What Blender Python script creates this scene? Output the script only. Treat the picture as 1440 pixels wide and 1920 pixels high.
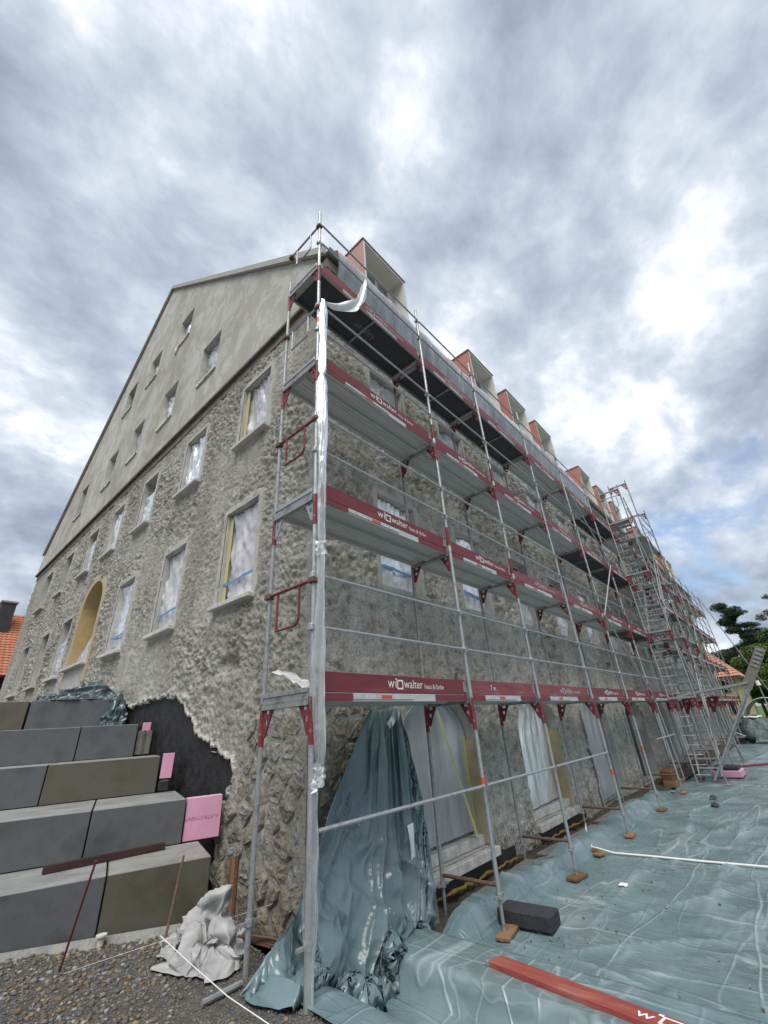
import bpy, bmesh, math, random
import numpy as np
from mathutils import Vector, Matrix
from mathutils.geometry import tessellate_polygon

# ------------------------------------------------------------------ clear
for o in list(bpy.data.objects):
    bpy.data.objects.remove(o, do_unlink=True)
S = bpy.context.scene
COL = S.collection
R = math.radians
rng = random.Random(7)

# ------------------------------------------------------------------ camera
cam = bpy.data.cameras.new('camera')
cam.sensor_fit = 'VERTICAL'; cam.sensor_height = 36.0
cam.lens = 783.5 / 1920 * 36.0
cam.clip_start = 0.05; cam.clip_end = 3000
camo = bpy.data.objects.new('camera', cam); COL.objects.link(camo)
CAM = Vector((-2.4936, -3.0771, 1.9766))
_yaw, _pit, _rol = R(40.4237), R(27.3914), R(-3.9571)
_f = Vector((math.cos(_yaw)*math.cos(_pit), math.sin(_yaw)*math.cos(_pit), math.sin(_pit)))
_r = Vector((math.sin(_yaw), -math.cos(_yaw), 0)); _u = _r.cross(_f)
_r2 = math.cos(_rol)*_r + math.sin(_rol)*_u; _u2 = -math.sin(_rol)*_r + math.cos(_rol)*_u
_m = Matrix((( _r2.x, _u2.x, -_f.x), (_r2.y, _u2.y, -_f.y), (_r2.z, _u2.z, -_f.z))).to_4x4()
_m.translation = CAM
camo.matrix_world = _m
S.camera = camo
S.render.resolution_x = 768; S.render.resolution_y = 1024

# ------------------------------------------------------------------ sun + sky
SUN_EL, SUN_AZ = 61.0, 217.0         # azimuth measured from +x towards +y
sd = Vector((math.cos(R(SUN_AZ))*math.cos(R(SUN_EL)), math.sin(R(SUN_AZ))*math.cos(R(SUN_EL)), math.sin(R(SUN_EL))))
sl = bpy.data.lights.new('sun', 'SUN'); sl.energy = 1.5; sl.angle = R(40); sl.color = (1.0, .96, .9)
slo = bpy.data.objects.new('sun', sl); COL.objects.link(slo)
slo.rotation_euler = sd.to_track_quat('Z', 'Y').to_euler()
slo.location = (0, 0, 40)

SKY_OFF = (3.1, 1.7)
W = bpy.data.worlds.new('World'); S.world = W; W.use_nodes = True
wn, wl_ = W.node_tree.nodes, W.node_tree.links
for n in list(wn): wn.remove(n)
def N(nodes, t, **k):
    n = nodes.new(t)
    for a, b in k.items(): setattr(n, a, b)
    return n
def mth(nodes, links, op, a, b=None, clamp=False):
    n = nodes.new('ShaderNodeMath'); n.operation = op; n.use_clamp = clamp
    for i, v in enumerate((a, b)):
        if v is None: continue
        if isinstance(v, (int, float)): n.inputs[i].default_value = v
        else: links.new(v, n.inputs[i])
    return n.outputs[0]
def ramp(nodes, links, fac, stops):
    n = nodes.new('ShaderNodeValToRGB')
    while len(n.color_ramp.elements) < len(stops): n.color_ramp.elements.new(.5)
    for e, (p, c) in zip(n.color_ramp.elements, stops):
        e.position = p; e.color = (*c, 1) if len(c) == 3 else c
    links.new(fac, n.inputs[0]); return n.outputs[0]
wo = N(wn, 'ShaderNodeOutputWorld')
wsky = N(wn, 'ShaderNodeTexSky', sky_type='NISHITA', sun_disc=False)
wsky.sun_elevation = R(SUN_EL); wsky.sun_rotation = R(90 - SUN_AZ)
bg1 = N(wn, 'ShaderNodeBackground'); bg1.inputs[1].default_value = .085
wl_.new(wsky.outputs[0], bg1.inputs[0])
tc = N(wn, 'ShaderNodeTexCoord'); sep = N(wn, 'ShaderNodeSeparateXYZ'); wl_.new(tc.outputs['Generated'], sep.inputs[0])
zz = mth(wn, wl_, 'ADD', mth(wn, wl_, 'MAXIMUM', sep.outputs[2], 0.0), .50)
cmb = N(wn, 'ShaderNodeCombineXYZ')
wl_.new(mth(wn, wl_, 'DIVIDE', sep.outputs[0], zz), cmb.inputs[0])
wl_.new(mth(wn, wl_, 'DIVIDE', sep.outputs[1], zz), cmb.inputs[1])
wl_.new(mth(wn, wl_, 'MULTIPLY', sep.outputs[2], .6), cmb.inputs[2])
mp = N(wn, 'ShaderNodeMapping'); wl_.new(cmb.outputs[0], mp.inputs[0])
mp.inputs['Rotation'].default_value = (0, 0, R(20)); mp.inputs['Scale'].default_value = (1.0, 1.2, 1); mp.inputs['Location'].default_value = (SKY_OFF[0], SKY_OFF[1], 0)
def wnoise(scale, detail, rough, dist, off=0.0, vec=None):
    n = N(wn, 'ShaderNodeTexNoise'); n.inputs['Scale'].default_value = scale; n.inputs['Detail'].default_value = detail
    n.inputs['Roughness'].default_value = rough; n.inputs['Distortion'].default_value = dist
    m = N(wn, 'ShaderNodeMapping'); m.inputs['Location'].default_value = (off, off*.7, off*.3); wl_.new(vec or mp.outputs[0], m.inputs[0]); wl_.new(m.outputs[0], n.inputs['Vector'])
    return n.outputs[0]
nA = wnoise(2.5, 11, .54, .1)
nB = wnoise(6.5, 11, .58, .15, 7.0)
nC = wnoise(.8, 4, .5, 0, 13.0)
mixc = mth(wn, wl_, 'ADD', mth(wn, wl_, 'MULTIPLY', nA, .46), mth(wn, wl_, 'ADD', mth(wn, wl_, 'MULTIPLY', nB, .36), mth(wn, wl_, 'MULTIPLY', nC, .26)))
ccol = ramp(wn, wl_, mixc, [(.40, (.180, .220, .290)), (.475, (.27, .32, .40)), (.535, (.375, .43, .515)), (.59, (.51, .56, .635)), (.66, (.84, .86, .90))])
bg2 = N(wn, 'ShaderNodeBackground'); bg2.inputs[1].default_value = .63
wl_.new(ccol, bg2.inputs[0])
# breaks in the cloud: low over the far end of the building
dirn = N(wn, 'ShaderNodeVectorMath', operation='DOT_PRODUCT'); wl_.new(tc.outputs['Generated'], dirn.inputs[0])
dirn.inputs[1].default_value = Vector((math.cos(R(4))*math.cos(R(12)), math.sin(R(4))*math.cos(R(12)), math.sin(R(12))))
near = N(wn, 'ShaderNodeMapRange'); near.inputs[1].default_value = .85; near.inputs[2].default_value = 1.0; near.inputs[3].default_value = 0; near.inputs[4].default_value = .225
wl_.new(dirn.outputs['Value'], near.inputs[0])
nD = wnoise(4.0, 9, .58, .4, 21.0)
gap = mth(wn, wl_, 'ADD', nD, near.outputs[0])
gapf = N(wn, 'ShaderNodeMapRange'); gapf.interpolation_type = 'SMOOTHSTEP'
gapf.inputs[1].default_value = .68; gapf.inputs[2].default_value = .90; gapf.inputs[3].default_value = 1.0; gapf.inputs[4].default_value = .12
wl_.new(gap, gapf.inputs[0])
mixw = N(wn, 'ShaderNodeMixShader'); wl_.new(gapf.outputs[0], mixw.inputs[0]); wl_.new(bg1.outputs[0], mixw.inputs[1]); wl_.new(bg2.outputs[0], mixw.inputs[2])
wl_.new(mixw.outputs[0], wo.inputs[0])

S.view_settings.view_transform = 'Standard'; S.view_settings.look = 'None'; S.view_settings.gamma = 1
S.view_settings.use_curve_mapping = False
S.view_settings.exposure = 1.15
try:
    S.cycles.max_bounces = 6; S.cycles.transparent_max_bounces = 12
except Exception: pass

# ------------------------------------------------------------------ noise (numpy)
def _h(ix, iy, s):
    n = (ix.astype(np.int64)*374761393 + iy.astype(np.int64)*668265263 + s*974634777) & 0xffffffff
    n = ((n ^ (n >> 13))*1274126177) & 0xffffffff
    n = n ^ (n >> 16)
    return (n & 0xffffff)/float(0x1000000)
def vn(x, y, s=0):
    x = np.asarray(x, float); y = np.asarray(y, float)
    ix, iy = np.floor(x), np.floor(y); fx, fy = x-ix, y-iy
    fx = fx*fx*fx*(fx*(fx*6-15)+10); fy = fy*fy*fy*(fy*(fy*6-15)+10)
    a, b, c, d = _h(ix, iy, s), _h(ix+1, iy, s), _h(ix, iy+1, s), _h(ix+1, iy+1, s)
    return (a*(1-fx)+b*fx)*(1-fy)+(c*(1-fx)+d*fx)*fy
def fbm(x, y, s=0, o=4, g=.5):
    t = 0; a = 1; n = 0
    for i in range(o):
        t = t + a*(vn(x*2**i, y*2**i, s+i*17)*2-1); n += a; a *= g
    return t/n
def worley(x, y, s=0):
    ix, iy = np.floor(x), np.floor(y)
    f1 = np.full(np.shape(x), 9.); f2 = f1.copy(); idv = np.zeros(np.shape(x))
    for dx in (-1, 0, 1):
        for dy in (-1, 0, 1):
            cx, cy = ix+dx, iy+dy
            px = cx+.1+.8*_h(cx, cy, s); py = cy+.1+.8*_h(cx, cy, s+5)
            d = np.hypot(px-x, py-y); k = d < f1
            f2 = np.where(k, f1, np.minimum(f2, d)); idv = np.where(k, _h(cx, cy, s+9), idv); f1 = np.where(k, d, f1)
    return f1, f2, idv
def sstep(a, b, x):
    t = np.clip((x-a)/(b-a), 0, 1); return t*t*(3-2*t)

# ------------------------------------------------------------------ mesh builder
class MB:
    def __init__(s): s.v = []; s.f = []; s.mi = []
    def add(s, vs, fs, mi=0):
        b = len(s.v); s.v += [tuple(p) for p in vs]
        for f in fs: s.f.append(tuple(i+b for i in f)); s.mi.append(mi)
        return s
    def box(s, lo, hi, ch=0.0, M=None, mi=0):
        x0, y0, z0 = lo; x1, y1, z1 = hi
        if ch <= 0:
            vs = [(x0,y0,z0),(x1,y0,z0),(x1,y1,z0),(x0,y1,z0),(x0,y0,z1),(x1,y0,z1),(x1,y1,z1),(x0,y1,z1)]
            fs = [(0,3,2,1),(4,5,6,7),(0,1,5,4),(1,2,6,5),(2,3,7,6),(3,0,4,7)]
        else:
            vs = []; idx = {}
            L = ((x0,x1),(y0,y1),(z0,z1))
            for cx in (0,1):
                for cy in (0,1):
                    for cz in (0,1):
                        c = (cx,cy,cz)
                        for ax in range(3):
                            p = [L[k][c[k]] + (0 if k == ax else (ch if c[k] == 0 else -ch)) for k in range(3)]
                            idx[(c,ax)] = len(vs); vs.append(tuple(p))
            fs = []
            for ax in range(3):
                a, b = [k for k in range(3) if k != ax]
                for sgn in (0,1):
                    q = []
                    for (ua, ub) in ((0,0),(1,0),(1,1),(0,1)):
                        c = [0,0,0]; c[ax] = sgn; c[a] = ua; c[b] = ub; q.append(idx[(tuple(c),ax)])
                    fs.append(tuple(q))
            for ax in range(3):
                a, b = [k for k in range(3) if k != ax]
                for ua in (0,1):
                    for ub in (0,1):
                        c0 = [0,0,0]; c0[a] = ua; c0[b] = ub; c1 = list(c0); c1[ax] = 1
                        fs.append((idx[(tuple(c0),a)], idx[(tuple(c1),a)], idx[(tuple(c1),b)], idx[(tuple(c0),b)]))
            for cx in (0,1):
                for cy in (0,1):
                    for cz in (0,1):
                        c = (cx,cy,cz); fs.append((idx[(c,0)], idx[(c,1)], idx[(c,2)]))
        if M is not None: vs = [tuple(M @ Vector(p)) for p in vs]
        return s.add(vs, fs, mi)
    def tube(s, p0, p1, r, n=8, r1=None, cap=True, mi=0):
        p0, p1 = Vector(p0), Vector(p1); d = (p1-p0).normalized()
        a = d.cross(Vector((0,0,1)) if abs(d.z) < .9 else Vector((1,0,0))).normalized(); b = d.cross(a)
        r1 = r if r1 is None else r1; vs = []
        for p, q in ((p0, r), (p1, r1)):
            for i in range(n):
                t = 2*math.pi*i/n; vs.append(p + a*(math.cos(t)*q) + b*(math.sin(t)*q))
        fs = [(i, (i+1) % n, n+(i+1) % n, n+i) for i in range(n)]
        if cap: fs += [tuple(range(n))[::-1], tuple(range(n, 2*n))]
        return s.add(vs, fs, mi)
    def path(s, pts, r, n=6, mi=0):
        pts = [Vector(p) for p in pts]; rings = []; a = None
        for i, p in enumerate(pts):
            d = (pts[min(i+1, len(pts)-1)]-pts[max(i-1, 0)]).normalized()
            if a is None: a = d.cross(Vector((0,0,1)) if abs(d.z) < .9 else Vector((1,0,0))).normalized()
            a = (a-d*a.dot(d)).normalized(); b = d.cross(a)
            rr = r[i] if isinstance(r, (list, tuple)) else r
            rings.append([p+a*(math.cos(2*math.pi*k/n)*rr)+b*(math.sin(2*math.pi*k/n)*rr) for k in range(n)])
        vs = [q for g in rings for q in g]; fs = []
        for i in range(len(pts)-1):
            for k in range(n): fs.append((i*n+k, i*n+(k+1) % n, (i+1)*n+(k+1) % n, (i+1)*n+k))
        fs += [tuple(range(n))[::-1], tuple(range((len(pts)-1)*n, len(pts)*n))]
        return s.add(vs, fs, mi)
    def poly(s, pts, ex, mi=0):
        """closed polygon extruded by vector ex (concave allowed)"""
        pts = [Vector(p) for p in pts]; ex = Vector(ex); n = len(pts)
        tri = tessellate_polygon([pts])
        vs = pts+[p+ex for p in pts]
        fs = [tuple(t) for t in tri]+[tuple(i+n for i in t[::-1]) for t in tri]+[(i, (i+1) % n, n+(i+1) % n, n+i) for i in range(n)]
        return s.add(vs, fs, mi)
    def sheet(s, P, mi=0):
        """P: 2-D list of points -> grid"""
        h, w = len(P), len(P[0])
        return s.add([p for row in P for p in row], [(i*w+j, i*w+j+1, (i+1)*w+j+1, (i+1)*w+j) for i in range(h-1) for j in range(w-1)], mi)

def wloc(o):
    v = Vector((0,0,0))
    while o is not None: v += o.location; o = o.parent
    return v
def link(name, me, parent=None, loc=None):
    o = bpy.data.objects.new(name, me); COL.objects.link(o)
    if parent is not None: o.parent = parent
    if loc is not None: o.location = loc
    return o
def build(name, mb, mat, parent=None, smooth=False, rel=True, weld=False):
    """vertices given in world coordinates; rel: stored relative to the parent's place"""
    off = wloc(parent) if (parent is not None and rel) else Vector((0,0,0))
    me = bpy.data.meshes.new(name)
    me.from_pydata([(p[0]-off.x, p[1]-off.y, p[2]-off.z) for p in mb.v], [], mb.f)
    mats = mat if isinstance(mat, (list, tuple)) else [mat]
    for m in mats: me.materials.append(m)
    if len(mats) > 1: me.polygons.foreach_set('material_index', mb.mi)
    bm = bmesh.new(); bm.from_mesh(me)
    if weld: bmesh.ops.remove_doubles(bm, verts=bm.verts, dist=1e-5)
    bmesh.ops.recalc_face_normals(bm, faces=bm.faces); bm.to_mesh(me); bm.free()
    if smooth: me.polygons.foreach_set('use_smooth', [True]*len(me.polygons))
    me.update()
    return link(name, me, parent)
def npmesh(name, V, F, mats, mi=None, smooth=True, parent=None):
    me = bpy.data.meshes.new(name)
    V = np.asarray(V, np.float32); F = np.asarray(F, np.int32); k = F.shape[1]
    me.vertices.add(len(V)); me.vertices.foreach_set('co', V.ravel())
    me.loops.add(F.size); me.loops.foreach_set('vertex_index', F.ravel())
    me.polygons.add(len(F)); me.polygons.foreach_set('loop_start', np.arange(0, F.size, k, dtype=np.int32))
    try: me.polygons.foreach_set('loop_total', np.full(len(F), k, np.int32))
    except Exception: pass
    for m in (mats if isinstance(mats, (list, tuple)) else [mats]): me.materials.append(m)
    if mi is not None: me.polygons.foreach_set('material_index', np.asarray(mi, np.int32))
    me.polygons.foreach_set('use_smooth', np.full(len(F), smooth, bool))
    me.update(calc_edges=True); me.validate()
    return link(name, me, parent)
def thing(name, label, cat, loc=(0,0,0), group=None):
    o = link(name, None, None, loc); o.empty_display_size = .2
    return tag(o, label, cat, group)
def tag(o, label, cat, group=None):
    o['label'] = label; o['category'] = cat
    if group: o['group'] = group
    return o
def struct(o): o['kind'] = 'structure'; return o
def stuff(o): o['kind'] = 'stuff'; return o
def solo(name, mb, mat, label, cat, smooth=False, group=None):
    """a thing that is one mesh: origin moved to the middle of its base"""
    vs = np.array([tuple(p) for p in mb.v]); c = (vs.min(0)+vs.max(0))/2; c[2] = vs[:,2].min()
    mb.v = [tuple(p-c) for p in vs]
    o = build(name, mb, mat, None, smooth); o.location = tuple(c)
    return tag(o, label, cat, group)

# ------------------------------------------------------------------ materials
def pmat(name, c1, c2=None, scale=3.0, rough=.8, rough2=None, metal=0.0, bump=0.0, bscale=30.0, detail=6, c3=None, spec=None, alpha=None, trans=None, stretch=None, edges=(.35,.65), bdist=.02):
    m = bpy.data.materials.new(name); m.use_nodes = True
    nt = m.node_tree; nd, lk = nt.nodes, nt.links; b = nd['Principled BSDF']
    b.inputs['Roughness'].default_value = rough; b.inputs['Metallic'].default_value = metal
    if spec is not None: b.inputs['Specular IOR Level'].default_value = spec
    t = nd.new('ShaderNodeTexCoord'); vec = t.outputs['Object']
    if stretch:
        mpn = nd.new('ShaderNodeMapping'); mpn.inputs['Scale'].default_value = stretch; lk.new(vec, mpn.inputs[0]); vec = mpn.outputs[0]
    if c2 is not None:
        n = nd.new('ShaderNodeTexNoise'); n.inputs['Scale'].default_value = scale; n.inputs['Detail'].default_value = detail; n.inputs['Roughness'].default_value = .6
        lk.new(vec, n.inputs['Vector'])
        st = [(edges[0], c1), (edges[1], c2)] if c3 is None else [(edges[0], c1), ((edges[0]+edges[1])/2, c2), (edges[1], c3)]
        lk.new(ramp(nd, lk, n.outputs[0], st), b.inputs['Base Color'])
        if rough2 is not None:
            mr = nd.new('ShaderNodeMapRange'); mr.inputs[1].default_value = .35; mr.inputs[2].default_value = .65; mr.inputs[3].default_value = rough; mr.inputs[4].default_value = rough2
            lk.new(n.outputs[0], mr.inputs[0]); lk.new(mr.outputs[0], b.inputs['Roughness'])
    else: b.inputs['Base Color'].default_value = (*c1, 1)
    if bump:
        n2 = nd.new('ShaderNodeTexNoise'); n2.inputs['Scale'].default_value = bscale; n2.inputs['Detail'].default_value = 6; lk.new(vec, n2.inputs['Vector'])
        bp = nd.new('ShaderNodeBump'); bp.inputs['Strength'].default_value = bump; bp.inputs['Distance'].default_value = bdist
        lk.new(n2.outputs[0], bp.inputs['Height']); lk.new(bp.outputs[0], b.inputs['Normal'])
    if alpha is not None: b.inputs['Alpha'].default_value = alpha
    if trans is not None: b.inputs['Transmission Weight'].default_value = trans
    return m

def wall_mat(name, tar=False):
    m = bpy.data.materials.new(name); m.use_nodes = True; nd, lk = m.node_tree.nodes, m.node_tree.links; b = nd['Principled BSDF']
    b.inputs['Roughness'].default_value = .92; b.inputs['Specular IOR Level'].default_value = .2
    t = nd.new('ShaderNodeTexCoord'); vec = t.outputs['Object']
    def nz(s, d, r=.6, st=None):
        n = nd.new('ShaderNodeTexNoise'); n.inputs['Scale'].default_value = s; n.inputs['Detail'].default_value = d; n.inputs['Roughness'].default_value = r
        if st:
            q = nd.new('ShaderNodeMapping'); q.inputs['Scale'].default_value = st; lk.new(vec, q.inputs[0]); lk.new(q.outputs[0], n.inputs['Vector'])
        else: lk.new(vec, n.inputs['Vector'])
        return n.outputs[0]
    big = nz(.7, 5); mid = nz(5, 8, .7); fine = nz(45, 6, .7)
    c = ramp(nd, lk, mid, [(.28, (.28, .27, .24)), (.44, (.40, .388, .35)), (.58, (.475, .462, .42)), (.72, (.62, .608, .565))])
    if tar: c = ramp(nd, lk, mid, [(.30, (.20, .185, .15)), (.42, (.42, .40, .35)), (.50, (.56, .54, .49)), (.60, (.62, .60, .55)), (.72, (.76, .745, .70))])
    c2 = ramp(nd, lk, big, [(.36, (.84, .825, .79)), (.5, (.97, .965, .95)), (.64, (1.1, 1.1, 1.1))])
    mx = nd.new('ShaderNodeMix'); mx.data_type = 'RGBA'; mx.blend_type = 'MULTIPLY'; mx.inputs[0].default_value = 1
    lk.new(c, mx.inputs[6]); lk.new(c2, mx.inputs[7]); out = mx.outputs[2]
    f3 = ramp(nd, lk, fine, [(.3, (.55, .54, .52) if tar else (.66, .66, .65)), (.62, (1.15, 1.15, 1.15))])
    mx2 = nd.new('ShaderNodeMix'); mx2.data_type = 'RGBA'; mx2.blend_type = 'MULTIPLY'; mx2.inputs[0].default_value = 1
    lk.new(out, mx2.inputs[6]); lk.new(f3, mx2.inputs[7]); out = mx2.outputs[2]
    # rain streaks
    st = nz(1.0, 5, .6, (2.2, 2.2, .16)); sf = ramp(nd, lk, st, [(.42, (.66, .64, .6)), (.56, (1, 1, 1))])
    mx3 = nd.new('ShaderNodeMix'); mx3.data_type = 'RGBA'; mx3.blend_type = 'MULTIPLY'; mx3.inputs[0].default_value = .4
    lk.new(out, mx3.inputs[6]); lk.new(sf, mx3.inputs[7]); out = mx3.outputs[2]
    if tar:      # brushed bitumen strokes at the foot of the piers
        sx = nd.new('ShaderNodeSeparateXYZ'); lk.new(vec, sx.inputs[0])
        sn = nz(1.0, 4, .6, (16, 16, .5))
        hgt = mth(nd, lk, 'SUBTRACT', mth(nd, lk, 'MULTIPLY', sn, 1.0), sx.outputs[2])
        mk = nd.new('ShaderNodeMapRange'); mk.inputs[1].default_value = .0; mk.inputs[2].default_value = .07; lk.new(hgt, mk.inputs[0])
        sn2 = nz(1.0, 3, .6, (60, 60, 1.2)); mk2 = nd.new('ShaderNodeMapRange'); mk2.inputs[1].default_value = .45; mk2.inputs[2].default_value = .66; lk.new(sn2, mk2.inputs[0])
        mx4 = nd.new('ShaderNodeMix'); mx4.data_type = 'RGBA'; lk.new(mth(nd, lk, 'MULTIPLY', mk.outputs[0], mk2.outputs[0]), mx4.inputs[0])
        lk.new(out, mx4.inputs[6]); mx4.inputs[7].default_value = (.085, .08, .075, 1); out = mx4.outputs[2]
    lk.new(out, b.inputs['Base Color'])
    hsum = mth(nd, lk, 'ADD', mth(nd, lk, 'MULTIPLY', nz(22, 8, .7), 1.0), mth(nd, lk, 'MULTIPLY', fine, .35))
    bp = nd.new('ShaderNodeBump'); bp.inputs['Strength'].default_value = .9; bp.inputs['Distance'].default_value = .03
    lk.new(hsum, bp.inputs['Height']); lk.new(bp.outputs[0], b.inputs['Normal'])
    return m

def film_mat(name, col, rough, cover):
    """thin plastic film: part lets light straight through, part scatters it, glossy skin"""
    m = bpy.data.materials.new(name); m.use_nodes = True; nd, lk = m.node_tree.nodes, m.node_tree.links
    for n in list(nd): nd.remove(n)
    o = nd.new('ShaderNodeOutputMaterial')
    df = nd.new('ShaderNodeBsdfDiffuse'); df.inputs[0].default_value = (*col, 1)
    tl = nd.new('ShaderNodeBsdfTranslucent'); tl.inputs[0].default_value = (*col, 1)
    gl = nd.new('ShaderNodeBsdfGlossy'); gl.inputs['Roughness'].default_value = rough; gl.inputs[0].default_value = (1, 1, 1, 1)
    tr = nd.new('ShaderNodeBsdfTransparent'); tr.inputs[0].default_value = (.95, .96, .97, 1)
    a = nd.new('ShaderNodeMixShader'); a.inputs[0].default_value = .3; lk.new(df.outputs[0], a.inputs[1]); lk.new(tl.outputs[0], a.inputs[2])
    t = nd.new('ShaderNodeTexCoord'); n = nd.new('ShaderNodeTexNoise'); n.inputs['Scale'].default_value = 5; n.inputs['Detail'].default_value = 5; lk.new(t.outputs['Object'], n.inputs['Vector'])
    mr = nd.new('ShaderNodeMapRange'); mr.inputs[1].default_value = .3; mr.inputs[2].default_value = .7; mr.inputs[3].default_value = cover-.18; mr.inputs[4].default_value = min(1, cover+.18); lk.new(n.outputs[0], mr.inputs[0])
    b = nd.new('ShaderNodeMixShader'); lk.new(mr.outputs[0], b.inputs[0]); lk.new(tr.outputs[0], b.inputs[1]); lk.new(a.outputs[0], b.inputs[2])
    fr = nd.new('ShaderNodeFresnel'); fr.inputs[0].default_value = 1.5
    q = nd.new('ShaderNodeMapping'); q.inputs['Scale'].default_value = (1, 1, .22); q.inputs['Rotation'].default_value = (R(14), R(12), 0); lk.new(t.outputs['Object'], q.inputs[0])
    n2 = nd.new('ShaderNodeTexNoise'); n2.inputs['Scale'].default_value = 15; n2.inputs['Detail'].default_value = 3; n2.inputs['Distortion'].default_value = .6; lk.new(q.outputs[0], n2.inputs['Vector']); lk.new(q.outputs[0], n.inputs['Vector'])
    bp = nd.new('ShaderNodeBump'); bp.inputs['Strength'].default_value = .8; bp.inputs['Distance'].default_value = .02; lk.new(n2.outputs[0], bp.inputs['Height'])
    for q in (gl, fr, df): lk.new(bp.outputs[0], q.inputs['Normal'])
    c = nd.new('ShaderNodeMixShader'); lk.new(mth(nd, lk, 'ADD', fr.outputs[0], .06), c.inputs[0]); lk.new(b.outputs[0], c.inputs[1]); lk.new(gl.outputs[0], c.inputs[2])
    lk.new(c.outputs[0], o.inputs[0]); return m

M = {}
M['wall'] = wall_mat('rubble_wall'); M['wall_front'] = wall_mat('rubble_front', True)
M['plaster'] = pmat('grey_plaster', (.30, .295, .255), (.375, .365, .325), 1.6, .9, bump=.35, bscale=60, c3=(.30, .30, .27), edges=(.3, .7), stretch=(1, 1.0, .5))
M['reveal'] = pmat('reveal_plaster', (.40, .395, .365), (.54, .535, .505), 4, .9, bump=.4, bscale=50)
M['surround'] = pmat('surround_plaster', (.33, .32, .285), (.47, .46, .425), 3.5, .9, bump=.5, bscale=35, c3=(.43, .42, .385))
M['band'] = pmat('red_brown_band', (.20, .155, .135), (.30, .24, .21), 5, .9, bump=.4, bscale=40)
M['dirtywhite'] = pmat('dirty_white', (.36, .35, .31), (.62, .61, .57), 7, .7, bump=.3, bscale=40)
M['ledge'] = pmat('dark_ledge', (.10, .095, .085), (.16, .15, .135), 6, .85, bump=.3)
M['sill'] = pmat('stone_sill', (.46, .455, .425), (.62, .61, .58), 9, .85, bump=.3, bscale=60)
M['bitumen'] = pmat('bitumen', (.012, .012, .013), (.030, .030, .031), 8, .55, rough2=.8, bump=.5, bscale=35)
M['cream'] = pmat('broken_plaster_edge', (.50, .48, .42), (.62, .60, .54), 9, .9, bump=.5, bscale=60)
M['stone'] = pmat('rubble_stone', (.125, .115, .092), (.225, .21, .175), 6, .88, bump=.9, bscale=22, c3=(.30, .285, .245), edges=(.3, .72), bdist=.03)
M['stone2'] = pmat('rubble_stone_brown', (.135, .12, .088), (.24, .215, .165), 7, .88, bump=.9, bscale=24, c3=(.33, .30, .235), edges=(.3, .72), bdist=.03)
M['stone3'] = pmat('rubble_stone_grey', (.14, .135, .12), (.24, .235, .215), 7, .88, bump=.9, bscale=24, c3=(.36, .355, .33), edges=(.3, .72), bdist=.03)
M['mortar'] = pmat('old_mortar', (.22, .205, .17), (.35, .335, .295), 8, .95, bump=.8, bscale=35)
M['film'] = film_mat('white_film', (.86, .865, .87), .42, .90)
M['film_clear'] = film_mat('clear_film', (.84, .86, .88), .3, .62)
M['film_mid'] = film_mat('milky_film', (.84, .86, .88), .3, .70)
M['film_eaves'] = film_mat('eaves_film', (.70, .72, .74), .28, .34)
M['film_loose'] = film_mat('loose_film', (.88, .90, .92), .34, .24)
M['frame'] = pmat('window_frame', (.42, .42, .40), (.5, .5, .48), 6, .6)
M['pane'] = pmat('window_glass', (.02, .025, .03), rough=.06, spec=.6)
M['bluetape'] = pmat('blue_tape', (.12, .25, .48), rough=.5)
M['yellowtape'] = pmat('yellow_tape', (.52, .47, .22), rough=.5)
M['foam'] = pmat('foam', (.30, .20, .045), (.16, .10, .035), 14, .9, bump=.9, bscale=60)
M['whitefoam'] = pmat('pale_foam', (.62, .60, .42), (.74, .72, .58), 20, .9, bump=.9, bscale=50)
M['galv'] = pmat('galvanised', (.30, .31, .315), (.44, .455, .46), 9, .42, rough2=.6, metal=.65, bump=.08, bscale=80, c3=(.36, .375, .38))
M['galv_d'] = pmat('galvanised_dirty', (.21, .215, .21), (.36, .365, .36), 12, .55, metal=.5, c3=(.28, .28, .275))
M['red'] = pmat('red_paint', (.135, .020, .028), (.185, .030, .040), 5, .5, rough2=.65, bump=.12, bscale=60, c3=(.235, .075, .08), stretch=(.35, 2, 2), edges=(.3, .8))
M['red_worn'] = pmat('worn_red_paint', (.15, .020, .028), (.19, .032, .042), 14, .6, c3=(.34, .31, .30), edges=(.4, .74), bump=.2)
M['red_faded_hazed'] = pmat('faded_hazed_red_paint', (.165, .034, .042), (.23, .06, .068), 6, .6, bump=.12, bscale=60, c3=(.31, .15, .15), stretch=(.35, 2, 2), edges=(.3, .8))  # paler red: some boards faded, on upper levels haze put into the colour
M['redlie'] = pmat('scuffed_red_board', (.23, .035, .035), (.30, .075, .055), 5, .5, c3=(.36, .15, .11), edges=(.3, .75), bump=.15, stretch=(3, .5, 3))
M['white'] = pmat('white_paint', (.72, .72, .70), (.80, .80, .78), 30, .6)
M['label'] = pmat('label_strip', (.42, .41, .39), (.58, .57, .55), 14, .5)
M['orange'] = pmat('orange_label', (.55, .10, .045), rough=.5)
M['alu'] = pmat('deck_steel', (.46, .465, .455), (.58, .585, .575), 6, .45, metal=.15, bump=.06, bscale=50, stretch=(.4, 4, 4))
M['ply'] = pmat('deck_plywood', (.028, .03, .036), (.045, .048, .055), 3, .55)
M['plytext'] = pmat('faded_print', (.20, .21, .22), rough=.7)
M['pink'] = pmat('salmon_render', (.42, .185, .16), (.46, .21, .18), 3, .85)
M['pinkpale'] = pmat('salmon_render_pale', (.47, .27, .25), (.51, .30, .275), 3, .85)
M['creamw'] = pmat('cream_render', (.68, .67, .60), (.73, .72, .65), 3, .8)
M['capmetal'] = pmat('dormer_cap', (.20, .15, .13), rough=.5)
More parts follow.
